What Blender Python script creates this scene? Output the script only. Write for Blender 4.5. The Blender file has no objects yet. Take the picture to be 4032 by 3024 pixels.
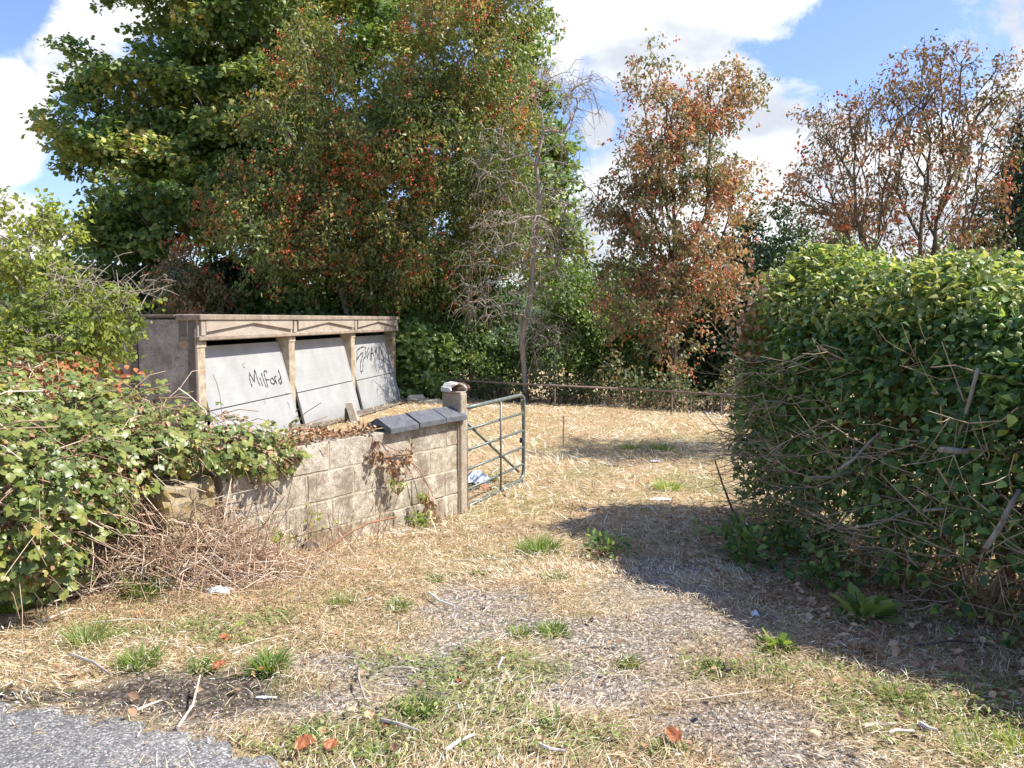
import bpy, bmesh, math, random
import numpy as np
from mathutils import Vector
random.seed(7)
rng = np.random.default_rng(11)
SC = bpy.context.scene
COL = SC.collection
R = math.radians

# ------------------------------------------------------------------ camera
F_PX = 3028.0            # focal length in pixels of the 4032 wide photograph
PITCH = R(4.81)
CAM_Z = 1.6
cam_data = bpy.data.cameras.new('camera')
cam_data.sensor_width = 36.0
cam_data.lens = F_PX / 4032 * 36.0
cam_data.clip_start = 0.05
cam_data.clip_end = 6000
cam = bpy.data.objects.new('camera', cam_data)
COL.objects.link(cam)
cam.location = (0, 0, CAM_Z)
cam.rotation_euler = (R(90) - PITCH, 0, 0)
SC.camera = cam

# ------------------------------------------------------------------ world, sun, exposure
SUN_AZ = R(94)          # clockwise from +Y (straight ahead)
SUN_EL = R(51)
SKY_STRENGTH = 0.15
SUN_STRENGTH = 4.2
EXPOSURE = 1.05
vs = SC.view_settings
SC.display_settings.display_device = 'sRGB'
vs.view_transform = 'Standard'; vs.look = 'None'; vs.gamma = 1.0; vs.exposure = EXPOSURE
vs.use_curve_mapping = False

def ray(px, py):
    u = (px - 2016) / F_PX; v = (1512 - py) / F_PX
    cp, sp = math.cos(PITCH), math.sin(PITCH)
    return np.array([u, cp + v * sp, -sp + v * cp])

def at(px, py, Y):
    d = ray(px, py); d = d / d[1] * Y
    return np.array([d[0], d[1], d[2] + CAM_Z])

world = bpy.data.worlds.new('World'); SC.world = world; world.use_nodes = True
wt = world.node_tree; wt.nodes.clear()
def wn(t, **k):
    n = wt.nodes.new(t)
    for a, b in k.items(): setattr(n, a, b)
    return n
w_out = wn('ShaderNodeOutputWorld'); w_bg = wn('ShaderNodeBackground')
w_bg.inputs['Strength'].default_value = SKY_STRENGTH
wt.links.new(w_bg.outputs[0], w_out.inputs[0])
sky = wn('ShaderNodeTexSky', sky_type='NISHITA')
sky.sun_disc = False; sky.sun_elevation = SUN_EL; sky.sun_rotation = SUN_AZ
sky.air_density = 1.1; sky.dust_density = 0.9; sky.ozone_density = 1.4; sky.altitude = 100
w_tc = wn('ShaderNodeTexCoord')
def wmath(op, a, b=None, clamp=False):
    n = wn('ShaderNodeMath', operation=op); n.use_clamp = clamp
    for i, v in enumerate((a, b)):
        if v is None: continue
        if isinstance(v, (int, float)): n.inputs[i].default_value = v
        else: wt.links.new(v, n.inputs[i])
    return n.outputs[0]
def wnoise(scale, detail, rough, offs=(0, 0, 0), stretch=(1, 1, 1), dist=0.0):
    mp = wn('ShaderNodeMapping'); mp.inputs['Location'].default_value = offs; mp.inputs['Scale'].default_value = stretch
    wt.links.new(w_tc.outputs['Generated'], mp.inputs['Vector'])
    n = wn('ShaderNodeTexNoise'); n.inputs['Scale'].default_value = scale
    n.inputs['Detail'].default_value = detail; n.inputs['Roughness'].default_value = rough; n.inputs['Distortion'].default_value = dist
    wt.links.new(mp.outputs[0], n.inputs['Vector'])
    return n.outputs['Fac']
# cumulus heaps: direction (as seen in the photo) and angular radius
heaps = [((2600, 40), .17), ((2600, 170), .10), ((2900, -60), .12), ((2720, 330), .12), ((2880, 560), .10), ((2330, 850), .07),
         ((2250, 980), .13), ((2750, 800), .16), ((3250, 620), .05), ((3700, 800), .11), ((3930, 480), .045), ((3300, 900), .15), ((3950, 700), .06), ((3800, 1000), .13),
         ((40, 400), .045), ((300, 210), .05), ((40, 900), .07), ((380, 20), .07), ((2350, 500), .035), ((2900, 1150), .3), ((-60, 600), .07),
         ((-1500, 500), .25), ((5200, 300), .3), ((1000, -900), .35), ((3600, -1500), .3), ((-3500, 200), .5)]
m = None
for (px, py), r in heaps:
    d = ray(px, py); d = d / np.linalg.norm(d)
    vm = wn('ShaderNodeVectorMath', operation='DISTANCE'); vm.inputs[1].default_value = tuple(d)
    wt.links.new(w_tc.outputs['Generated'], vm.inputs[0])
    v = wmath('MULTIPLY', vm.outputs['Value'], -1.0 / (r * .92))
    v = wmath('ADD', v, 1.0)
    m = v if m is None else wmath('MAXIMUM', m, v)
base_n = wnoise(2.6, 3, .5, (3, 1, 2), (1, 1, 1.8))
base_v = wmath('MULTIPLY_ADD', base_n, 3.0); wt.nodes[-1].inputs[2].default_value = -2.15
m = wmath('MAXIMUM', m, base_v)
fine = wnoise(7, 9, .62, (0, 0, 0), (1, 1, 1.25), .3)
fv = wmath('MULTIPLY_ADD', fine, 2.0); wt.nodes[-1].inputs[2].default_value = -1.0
dens = wmath('ADD', m, wmath('MULTIPLY', fv, 1.05))
mr = wn('ShaderNodeMapRange', interpolation_type='SMOOTHSTEP'); mr.inputs['From Min'].default_value = 0.06; mr.inputs['From Max'].default_value = 0.36
wt.links.new(dens, mr.inputs['Value'])
shade_n = wnoise(5.0, 6, .55, (5, 4, 1), (1, 1, 2.0))
sr = wn('ShaderNodeValToRGB'); sr.color_ramp.elements[0].position = .38; sr.color_ramp.elements[0].color = (2.45, 2.6, 2.9, 1)
sr.color_ramp.elements[1].position = .56; sr.color_ramp.elements[1].color = (4.0, 4.05, 4.1, 1)
wt.links.new(shade_n, sr.inputs[0])
w_mix = wn('ShaderNodeMix', data_type='RGBA'); wt.links.new(mr.outputs[0], w_mix.inputs[0])
tint = wn('ShaderNodeMix', data_type='RGBA', blend_type='MULTIPLY'); tint.inputs[0].default_value = 1.0
tint.inputs[7].default_value = (.58, .61, .76, 1)
wt.links.new(sky.outputs[0], tint.inputs[6])
wt.links.new(tint.outputs[2], w_mix.inputs[6]); wt.links.new(sr.outputs[0], w_mix.inputs[7])
wt.links.new(w_mix.outputs[2], w_bg.inputs['Color'])

sun_d = bpy.data.lights.new('sun', 'SUN'); sun_d.energy = SUN_STRENGTH; sun_d.angle = R(0.53); sun_d.color = (1.0, .955, .88)
sun = bpy.data.objects.new('sun', sun_d); COL.objects.link(sun); sun.location = (20, 5, 25)
sv = Vector((math.sin(SUN_AZ) * math.cos(SUN_EL), math.cos(SUN_AZ) * math.cos(SUN_EL), math.sin(SUN_EL)))
sun.rotation_euler = sv.to_track_quat('Z', 'Y').to_euler()

# ------------------------------------------------------------------ helpers
def unit(v):
    v = np.asarray(v, float)
    return v / np.maximum(np.linalg.norm(v, axis=-1, keepdims=True), 1e-9)

def vnoise(x, y, seed=0):
    x = np.asarray(x, float); y = np.asarray(y, float)
    xi = np.floor(x).astype(np.int64); yi = np.floor(y).astype(np.int64)
    xf = x - xi; yf = y - yi
    def h(a, b):
        n = (a * 374761393 + b * 668265263 + seed * 974634777) & 0x7fffffff
        n = ((n ^ (n >> 13)) * 1274126177) & 0x7fffffff
        return ((n ^ (n >> 16)) & 0xffff) / 65535.0
    u = xf * xf * (3 - 2 * xf); v = yf * yf * (3 - 2 * yf)
    return (h(xi, yi) * (1 - u) + h(xi + 1, yi) * u) * (1 - v) + (h(xi, yi + 1) * (1 - u) + h(xi + 1, yi + 1) * u) * v
def fbm(x, y, seed=0, octs=4):
    s = 0; a = .5; t = 0
    for o in range(octs):
        s = s + a * vnoise(np.asarray(x) * 2 ** o, np.asarray(y) * 2 ** o, seed + o); t += a; a *= .5
    return s / t

GY = np.array([-30, 3, 7, 19.6, 24, 45, 200, 500, 900, 2000.])
GZ = np.array([.05, .02, -.2, -.45, -.9, -4, -15, -12, 10, 10.])
def G(x, y):
    x = np.asarray(x, float); y = np.asarray(y, float)
    g = np.interp(y, GY, GZ)
    near = np.clip((30 - y) / 10, 0, 1)
    return g + (fbm(x * .8 + 40, y * .8 + 40, 3) - .5) * .09 * near
def ground_at(px, py):
    d = ray(px, py); t = 1.6 / max(-d[2], 1e-3)
    for _ in range(12):
        p = d * t; gz = float(G(p[0], p[1])); t = (gz - CAM_Z) / d[2]
    p = d * t
    return np.array([p[0], p[1], float(G(p[0], p[1]))])

BASE = {}
def tag(o, label=None, cat=None, group=None, kind=None):
    if label: o['label'] = label
    if cat: o['category'] = cat
    if group: o['group'] = group
    if kind: o['kind'] = kind
    return o
def thing(name, label, cat, loc, group=None):
    o = bpy.data.objects.new(name, None); COL.objects.link(o)
    o.location = tuple(float(v) for v in loc); o.empty_display_size = .2
    BASE[o] = np.array(loc, float)
    return tag(o, label, cat, group)
def base_of(o):
    while o is not None:
        if o in BASE: return BASE[o]
        o = o.parent
    return np.zeros(3)
def npobj(name, V, F, mat, parent=None, attrs=None, smooth=False, origin=None):
    V = np.asarray(V, np.float32).reshape(-1, 3)
    if not isinstance(F, list): F = [F]
    F = [np.asarray(f, np.int32) for f in F if len(f)]
    me = bpy.data.meshes.new(name)
    if parent is not None: off = base_of(parent)
    elif origin is not None: off = np.asarray(origin, float)
    else: off = np.zeros(3)
    me.vertices.add(len(V)); me.vertices.foreach_set('co', (V - off.astype(np.float32)).ravel())
    nl = sum(f.size for f in F); npo = sum(len(f) for f in F)
    me.loops.add(nl); me.polygons.add(npo)
    me.loops.foreach_set('vertex_index', np.concatenate([f.ravel() for f in F]))
    st = []; c = 0
    for f in F:
        k = f.shape[1]; st.append(np.arange(len(f)) * k + c); c += f.size
    me.polygons.foreach_set('loop_start', np.concatenate(st).astype(np.int32))
    me.polygons.foreach_set('use_smooth', np.full(npo, bool(smooth or (attrs and 'rnd' in attrs))))
    for k, v in (attrs or {}).items():
        a = me.attributes.new(k, 'FLOAT', 'POINT'); a.data.foreach_set('value', np.asarray(v, np.float32))
    me.update(calc_edges=True)
    if mat: me.materials.append(mat)
    o = bpy.data.objects.new(name, me); COL.objects.link(o)
    if parent is not None: o.parent = parent
    elif origin is not None: o.location = tuple(float(v) for v in off); BASE[o] = off
    return o

def box_geo(fr, s0, s1, o0, o1, u0, u1, bevel=0.006, rough=0.0, cuts=0, seg=1):
    """a chamfered box in frame fr = (origin, along, out); returns verts, faces(list)"""
    bm = bmesh.new(); bmesh.ops.create_cube(bm, size=1)
    for v in bm.verts:
        v.co = Vector(((s0 + s1) / 2 + v.co.x * (s1 - s0), (o0 + o1) / 2 + v.co.y * (o1 - o0), (u0 + u1) / 2 + v.co.z * (u1 - u0)))
    if bevel: bmesh.ops.bevel(bm, geom=list(bm.edges), offset=bevel, segments=seg, affect='EDGES', profile=.5)
    if cuts: bmesh.ops.subdivide_edges(bm, edges=[e for e in bm.edges if e.calc_length() > .06], cuts=cuts, use_grid_fill=True)
    bmesh.ops.recalc_face_normals(bm, faces=bm.faces)
    bm.verts.index_update()
    P = np.array([v.co[:] for v in bm.verts])
    if rough:
        P = P + (np.stack([vnoise(P[:, 0] * 19 + 5, P[:, 2] * 23 + P[:, 1] * 17, 4), vnoise(P[:, 0] * 21, P[:, 2] * 19 + P[:, 1] * 13, 9), vnoise(P[:, 0] * 17, P[:, 2] * 29, 14)], 1) - .5) * 2 * rough
    fa = {}
    for f in bm.faces: fa.setdefault(len(f.verts), []).append([v.index for v in f.verts])
    bm.free()
    o, a, n = fr
    W = o[None, :] + P[:, 0:1] * a + P[:, 1:2] * n + P[:, 2:3] * np.array([0, 0, 1.])
    if np.dot(np.cross(a, n), [0, 0, 1]) < 0:
        fa = {k: [q[::-1] for q in v] for k, v in fa.items()}
    return W, [np.array(v) for v in fa.values()]
def join_geo(parts):
    Vs = []; Fs = {}; c = 0
    for V, F in parts:
        Vs.append(V)
        for f in (F if isinstance(F, list) else [F]):
            f = np.asarray(f); Fs.setdefault(f.shape[1], []).append(f + c)
        c += len(V)
    return np.concatenate(Vs), [np.concatenate(v) for v in Fs.values()]
def box(name, fr, dims, mat, parent, **k):
    V, F = box_geo(fr, *dims, **k)
    return npobj(name, V, F, mat, parent)
WF = (np.zeros(3), np.array([1., 0, 0]), np.array([0, 1., 0]))

def tubes(P, Rr, sides=4, caps=False):
    """P (N,K,3) polylines, Rr (N,K) radii -> verts, quads"""
    P = np.asarray(P, float); N, K, _ = P.shape
    T = np.empty_like(P); T[:, 1:-1] = P[:, 2:] - P[:, :-2] if K > 2 else T[:, 1:-1]
    T[:, 0] = P[:, 1] - P[:, 0]; T[:, -1] = P[:, -1] - P[:, -2]; T = unit(T)
    ref = np.where(np.abs(unit(P[:, -1] - P[:, 0])[:, 2:3]) > .9, np.array([[1., 0, 0]]), np.array([[0, 0, 1.]]))[:, None, :]
    A = unit(np.cross(T, ref)); B = np.cross(T, A)
    ang = np.arange(sides) / sides * 2 * np.pi
    ring = A[:, :, None, :] * np.cos(ang)[None, None, :, None] + B[:, :, None, :] * np.sin(ang)[None, None, :, None]
    V = (P[:, :, None, :] + ring * np.asarray(Rr)[:, :, None, None]).reshape(-1, 3)
    n, k, s = np.meshgrid(np.arange(N), np.arange(K - 1), np.arange(sides), indexing='ij')
    b = n * K * sides + k * sides
    Fq = np.stack([b + s, b + (s + 1) % sides, b + sides + (s + 1) % sides, b + sides + s], -1).reshape(-1, 4)
    if caps and sides >= 3:
        Fs = [Fq]
        c0 = np.arange(N)[:, None] * K * sides + np.arange(sides)[None, ::-1]
        c1 = np.arange(N)[:, None] * K * sides + (K - 1) * sides + np.arange(sides)[None, :]
        return V, [Fq, np.concatenate([c0, c1])] if sides != 4 else [np.concatenate([Fq, c0, c1])]
    return V, [Fq]
def tube1(pts, r, sides=8, caps=True):
    pts = np.asarray(pts, float); r = np.full(len(pts), r) if np.isscalar(r) else np.asarray(r)
    return tubes(pts[None], r[None], sides, caps)

# leaf templates: x width, y length, z normal
def fan(outline, mid):
    V = np.array(outline + [mid], float); n = len(outline)
    return V, np.array([[i, (i + 1) % n, n] for i in range(n)])
T_OVAL = fan([(0, 0, 0), (.26, .28, .07), (.30, .58, .06), (0, 1, -.12), (-.30, .58, .06), (-.26, .28, .07)], (0, .5, 0))
T_NARROW = fan([(0, 0, 0), (.24, .4, .06), (0, 1, -.18), (-.24, .4, .06)], (0, .5, -.01))
T_IVY = fan([(0, 0, 0), (.42, .12, .05), (.30, .45, .03), (0, 1, -.14), (-.30, .45, .03), (-.42, .12, .05)], (0, .4, 0))
T_MAPLE = fan([(0, 0, 0), (.55, .15, -.04), (.30, .40, .06), (.42, .85, -.08), (0, 1.05, -.12), (-.42, .85, -.08), (-.30, .40, .06), (-.55, .15, -.04)], (0, .45, .04))
T_DIAMOND = (np.array([(0, 0, 0), (.22, .45, .03), (0, 1, -.1), (-.22, .45, .03)], float), np.array([[0, 1, 3], [1, 2, 3]]))
T_BLADE = (np.array([(-.5, 0, 0), (.5, 0, 0), (-.38, .5, .06), (.38, .5, .06), (0, 1, 0)], float), np.array([[0, 1, 3], [0, 3, 2], [2, 3, 4]]))
T_CURL = fan([(0, 0, 0), (.30, .25, .16), (.34, .6, .22), (.05, 1, .10), (-.26, .66, .20), (-.34, .28, .10)], (0, .5, 0))
_o = [(1, 0, 0), (0, 1, 0), (-1, 0, 0), (0, -1, 0), (0, 0, 1), (0, 0, -1)]
T_BALL = (np.array(_o, float), np.array([[0, 1, 4], [1, 2, 4], [2, 3, 4], [3, 0, 4], [1, 0, 5], [2, 1, 5], [3, 2, 5], [0, 3, 5]]))

def scatter(T, pos, ydir, nrm, sc, wsc=None, rnd=None):
    tv, tf = T; N = len(pos)
    y = unit(ydir); n = unit(nrm - y * np.sum(nrm * y, -1, keepdims=True)); x = np.cross(y, n)
    sc = np.broadcast_to(sc, (N,)); wsc = sc if wsc is None else np.broadcast_to(wsc, (N,))
    V = pos[:, None, :] + x[:, None, :] * (tv[None, :, 0:1] * wsc[:, None, None]) + y[:, None, :] * (tv[None, :, 1:2] * sc[:, None, None]) + n[:, None, :] * (tv[None, :, 2:3] * sc[:, None, None])
    F = (tf[None] + (np.arange(N) * len(tv))[:, None, None]).reshape(-1, 3)
    rnd = rng.random(N) if rnd is None else rnd
    return V.reshape(-1, 3), F, np.repeat(rnd, len(tv))
def rdir(n): return unit(rng.normal(size=(n, 3)))

# ------------------------------------------------------------------ materials
def new_mat(name):
    m = bpy.data.materials.new(name); m.use_nodes = True; nt = m.node_tree
    b = nt.nodes['Principled BSDF']; return m, nt, b
def ramp(nt, stops, src=None):
    r = nt.nodes.new('ShaderNodeValToRGB'); e = r.color_ramp.elements
    e[0].position = stops[0][0]; e[0].color = (*stops[0][1], 1)
    e[1].position = stops[-1][0]; e[1].color = (*stops[-1][1], 1)
    for p, c in stops[1:-1]:
        q = e.new(p); q.color = (*c, 1)
    if src is not None: nt.links.new(src, r.inputs[0])
    return r
def noise(nt, scale, detail=4, rough=.55, coord='Object', stretch=None):
    tc = nt.nodes.new('ShaderNodeTexCoord'); n = nt.nodes.new('ShaderNodeTexNoise')
    n.inputs['Scale'].default_value = scale; n.inputs['Detail'].default_value = detail; n.inputs['Roughness'].default_value = rough
    if stretch:
        mp = nt.nodes.new('ShaderNodeMapping'); mp.inputs['Scale'].default_value = stretch
        nt.links.new(tc.outputs[coord], mp.inputs[0]); nt.links.new(mp.outputs[0], n.inputs['Vector'])
    else: nt.links.new(tc.outputs[coord], n.inputs['Vector'])
    return n
def mixc(nt, fac, a, b, mode='MIX'):
    m = nt.nodes.new('ShaderNodeMix'); m.data_type = 'RGBA'; m.blend_type = mode
    for i, v in ((0, fac), (6, a), (7, b)):
        if isinstance(v, (int, float)): m.inputs[i].default_value = v
        elif isinstance(v, tuple): m.inputs[i].default_value = (*v, 1)
        else: nt.links.new(v, m.inputs[i])
    return m.outputs[2]
def bump(nt, b, src, strength=.5, dist=.01, prev=None):
    n = nt.nodes.new('ShaderNodeBump'); n.inputs['Strength'].default_value = strength; n.inputs['Distance'].default_value = dist
    nt.links.new(src, n.inputs['Height'])
    if prev: nt.links.new(prev, n.inputs['Normal'])
    nt.links.new(n.outputs[0], b.inputs['Normal']); return n.outputs[0]

def leaf_mat(name, stops, transl=.35, rough=.5, spec=.35, tscale=1.6):
    m, nt, b = new_mat(name)
    a = nt.nodes.new('ShaderNodeAttribute'); a.attribute_name = 'rnd'
    r = ramp(nt, stops, a.outputs['Fac'])
    nt.links.new(r.outputs[0], b.inputs['Base Color'])
    b.inputs['Roughness'].default_value = rough; b.inputs['Specular IOR Level'].default_value = spec
    t = nt.nodes.new('ShaderNodeBsdfTranslucent')
    tc = mixc(nt, 1.0, r.outputs[0], (tscale, tscale * 1.05, tscale * .55), 'MULTIPLY')
    nt.links.new(tc, t.inputs['Color'])
    mx = nt.nodes.new('ShaderNodeMixShader'); mx.inputs[0].default_value = transl
    nt.links.new(b.outputs[0], mx.inputs[1]); nt.links.new(t.outputs[0], mx.inputs[2])
    nt.links.new(mx.outputs[0], nt.nodes['Material Output'].inputs[0])
    return m
def solid_leaf(name, c0, c1, **k): return leaf_mat(name, [(0, c0), (1, c1)], **k)

M = {}
M['maple'] = leaf_mat('maple_leaf', [(0, (0.077, 0.145, 0.049)), (.45, (0.156, 0.233, 0.066)), (.8, (0.311, 0.349, 0.101)), (.96, (0.576, 0.486, 0.158)), (1, (0.755, 0.503, 0.198))], .32, .42, .45)
M['rowan_green'] = leaf_mat('rowan_leaf_green', [(0, (0.101, 0.157, 0.044)), (.5, (0.201, 0.239, 0.067)), (.78, (0.322, 0.293, 0.088)), (.9, (0.605, 0.293, 0.104)), (1, (0.726, 0.202, 0.074))], .3, .45, .4)
M['rowan_red'] = leaf_mat('rowan_leaf_red', [(0, (0.095, 0.137, 0.057)), (.3, (0.180, 0.200, 0.092)), (.48, (0.285, 0.231, 0.127)), (.65, (0.437, 0.221, 0.127)), (.85, (0.494, 0.284, 0.161)), (1, (0.532, 0.399, 0.276))], .3, .45, .4)
M['rowan_dark'] = leaf_mat('rowan_leaf_brown', [(0, (.09, .09, .045)), (.35, (.14, .12, .06)), (.6, (.27, .14, .085)), (.85, (.38, .17, .10)), (1, (.44, .26, .16))], .25, .5, .3)
M['berry'] = leaf_mat('rowan_berry', [(0, (.50, .06, .03)), (1, (.75, .20, .07))], .05, .35, .5)
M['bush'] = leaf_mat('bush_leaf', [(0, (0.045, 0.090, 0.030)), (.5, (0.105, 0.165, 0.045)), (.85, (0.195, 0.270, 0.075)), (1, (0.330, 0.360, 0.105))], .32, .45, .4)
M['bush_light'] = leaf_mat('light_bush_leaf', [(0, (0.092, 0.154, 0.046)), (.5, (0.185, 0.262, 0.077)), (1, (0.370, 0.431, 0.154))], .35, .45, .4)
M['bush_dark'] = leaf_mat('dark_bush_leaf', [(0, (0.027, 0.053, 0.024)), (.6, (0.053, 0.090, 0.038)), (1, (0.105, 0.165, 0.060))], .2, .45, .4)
M['undergrowth'] = leaf_mat('undergrowth_leaf', [(0, (.05, .06, .03)), (.4, (.08, .12, .045)), (.7, (.15, .16, .07)), (1, (.30, .22, .12))], .25, .5, .3)
M['elder'] = leaf_mat('elder_leaf', [(0, (0.092, 0.127, 0.034)), (.4, (0.207, 0.253, 0.057)), (.8, (0.391, 0.414, 0.092)), (1, (0.529, 0.483, 0.138))], .4, .45, .3)
M['bramble'] = leaf_mat('bramble_leaf', [(0, (0.080, 0.110, 0.030)), (.5, (0.161, 0.209, 0.052)), (.85, (0.289, 0.307, 0.073)), (.95, (0.513, 0.330, 0.083)), (1, (0.577, 0.263, 0.104))], .28, .38, .5)
M['ivy'] = leaf_mat('ivy_leaf', [(0, (0.048, 0.103, 0.034)), (.5, (0.095, 0.172, 0.052)), (.85, (0.190, 0.293, 0.078)), (1, (0.380, 0.483, 0.121))], .3, .42, .4)
M['ivy_top'] = leaf_mat('ivy_leaf_young', [(0, (0.149, 0.194, 0.059)), (.5, (0.279, 0.322, 0.098)), (1, (0.523, 0.491, 0.198))], .38, .35, .5)  # hedge-top leaves made paler: the sunlight on them is put into the colour
M['umbel'] = solid_leaf('ivy_flower_bud', (.26, .33, .10), (.42, .46, .20), transl=.1)
M['weed'] = leaf_mat('weed_leaf', [(0, (0.097, 0.160, 0.036)), (.6, (0.193, 0.285, 0.072)), (1, (0.386, 0.410, 0.120))], .35, .45, .4)
M['weed_lime'] = leaf_mat('weed_leaf_lime', [(0, (.20, .28, .05)), (1, (.42, .48, .10))], .4, .45, .3)
M['grass_green'] = leaf_mat('green_grass', [(0, (0.130, 0.195, 0.052)), (.6, (0.260, 0.325, 0.104)), (1, (0.494, 0.468, 0.208))], .35, .5, .3)
M['straw'] = leaf_mat('straw', [(0, (0.195, 0.116, 0.071)), (.25, (0.403, 0.272, 0.158)), (.55, (0.634, 0.479, 0.301)), (.85, (0.805, 0.673, 0.476)), (1, (0.900, 0.900, 0.792))], .15, .5, .35, 1.0)
M['moss'] = leaf_mat('ground_cover', [(0, (.10, .13, .04)), (.6, (.21, .26, .08)), (1, (.38, .40, .14))], .25, .55, .3)
M['litter_leaf'] = leaf_mat('fallen_leaf_brown', [(0, (0.168, 0.096, 0.054)), (.6, (0.408, 0.240, 0.132)), (1, (0.660, 0.456, 0.288))], .12, .6, .3, 1.0)
M['rust_leaf'] = leaf_mat('fallen_leaf_rust', [(0, (.32, .10, .04)), (1, (.46, .18, .07))], .12, .5, .35, 1.0)

def bark_mat(name, c0, c1, scale=30, rough=.85):
    m, nt, b = new_mat(name)
    n = noise(nt, scale, 5, .6, stretch=(1, 1, .3)); r = ramp(nt, [(.3, c0), (.7, c1)], n.outputs['Fac'])
    nt.links.new(r.outputs[0], b.inputs['Base Color']); b.inputs['Roughness'].default_value = rough
    b.inputs['Specular IOR Level'].default_value = .2
    bump(nt, b, n.outputs['Fac'], .5, .01); return m
M['bark'] = bark_mat('bark_dark', (.06, .045, .035), (.16, .13, .10))
M['bark_grey'] = bark_mat('bark_grey', (.20, .17, .13), (.40, .36, .29))
M['deadwood'] = bark_mat('dead_wood', (.20, .165, .125), (.44, .38, .30))
M['twig'] = bark_mat('hedge_twig', (.24, .165, .10), (.52, .41, .29), 20)
M['stem_tan'] = leaf_mat('dead_stem', [(0, (0.242, 0.143, 0.088)), (.5, (0.462, 0.319, 0.209)), (.85, (0.638, 0.495, 0.363)), (1, (0.792, 0.682, 0.550))], .02, .6, .25, 1.0)
M['stem_red'] = bark_mat('live_bramble_stem', (.22, .10, .06), (.38, .20, .12), 12)

def concrete_mat(name, cols, scale=14, chips=True, chip_scale=120, stain=None, moss=0.0, b_str=.6):
    m, nt, b = new_mat(name)
    n1 = noise(nt, scale, 8, .65); r = ramp(nt, cols, n1.outputs['Fac']); c = r.outputs[0]
    n2 = noise(nt, chip_scale, 3, .7)
    sp = ramp(nt, [(.35, (.45, .42, .38)), (.62, (1.25, 1.22, 1.15))], n2.outputs['Fac'])
    c = mixc(nt, .75, c, sp.outputs[0], 'MULTIPLY')
    if stain:
        n3 = noise(nt, 4.5, 9, .78); s = ramp(nt, [(.48, (0, 0, 0)), (.58, (1, 1, 1))], n3.outputs['Fac'])
        sf = nt.nodes.new('ShaderNodeMath'); sf.operation = 'MULTIPLY'; sf.inputs[1].default_value = .75
        nt.links.new(s.outputs[0], sf.inputs[0]); c = mixc(nt, sf.outputs[0], c, stain)
    if moss:
        n4 = noise(nt, 5.5, 8, .75); s = ramp(nt, [(.60 - moss * .2, (0, 0, 0)), (.72 - moss * .2, (1, 1, 1))], n4.outputs['Fac'])
        c = mixc(nt, s.outputs[0], c, (.40, .28, .06))
    nt.links.new(c, b.inputs['Base Color']); b.inputs['Roughness'].default_value = .9; b.inputs['Specular IOR Level'].default_value = .25
    p = bump(nt, b, n2.outputs['Fac'], b_str, .006); bump(nt, b, n1.outputs['Fac'], .35, .012, p)
    return m
M['block'] = [concrete_mat('block_%s' % k, c, 11 + i, stain=st, chip_scale=95 + 9 * i) for i, (k, c, st) in enumerate([
    ('buff', [(.3, (.27, .225, .17)), (.5, (.48, .425, .345)), (.68, (.66, .61, .52))], (.20, .155, .105)),
    ('grey', [(.3, (.20, .17, .13)), (.5, (.39, .345, .28)), (.68, (.56, .51, .43))], (.14, .11, .075)),
    ('brown', [(.3, (.17, .125, .08)), (.5, (.35, .28, .20)), (.68, (.54, .47, .36))], (.12, .085, .05)),
    ('pale', [(.3, (.30, .25, .18)), (.5, (.50, .44, .34)), (.68, (.64, .58, .47))], (.22, .165, .10))])]
M['block_moss'] = concrete_mat('block_mossy', [(.25, (.22, .17, .10)), (.5, (.38, .31, .20)), (.75, (.52, .46, .34))], 9, stain=(.15, .115, .075), moss=.16)
M['mortar'] = concrete_mat('mortar', [(.3, (.36, .30, .22)), (.7, (.60, .53, .42))], 20, chip_scale=160)
M['post'] = concrete_mat('post_concrete', [(.3, (.34, .28, .21)), (.7, (.56, .49, .39))], 16, chip_scale=130, stain=(.30, .22, .14))
M['dash'] = concrete_mat('pebble_dash', [(.3, (.26, .235, .205)), (.55, (.40, .365, .32)), (.75, (.52, .48, .42))], 3.5, chip_scale=75, stain=(.19, .165, .14), b_str=1.0)
M['dash_strip'] = concrete_mat('panel_joint_strip', [(.3, (.11, .095, .08)), (.7, (.22, .19, .16))], 6, chip_scale=120)
M['pier'] = concrete_mat('garage_pier', [(.3, (.32, .27, .20)), (.7, (.57, .50, .40))], 10, chip_scale=110, stain=(.28, .20, .12))
M['fascia'] = concrete_mat('garage_fascia', [(.3, (.34, .29, .24)), (.7, (.53, .47, .40))], 9, chip_scale=120, stain=(.30, .24, .19))
M['coping_band'] = concrete_mat('garage_coping', [(.3, (.24, .19, .15)), (.7, (.46, .38, .31))], 9, chip_scale=80, stain=(.16, .13, .10))
M['slate'] = concrete_mat('coping_slate', [(.3, (.085, .09, .105)), (.7, (.17, .18, .20))], 18, chip_scale=200, b_str=.25)
M['slate_under'] = concrete_mat('coping_underside', [(.3, (.14, .11, .085)), (.7, (.26, .21, .17))], 18, chip_scale=140)
M['board'] = concrete_mat('leaning_slab', [(.3, (.48, .42, .33)), (.7, (.68, .62, .52))], 22, chip_scale=150)
M['dark_stone'] = concrete_mat('dark_stone', [(.3, (.05, .045, .04)), (.7, (.12, .11, .10))], 10)

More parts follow.
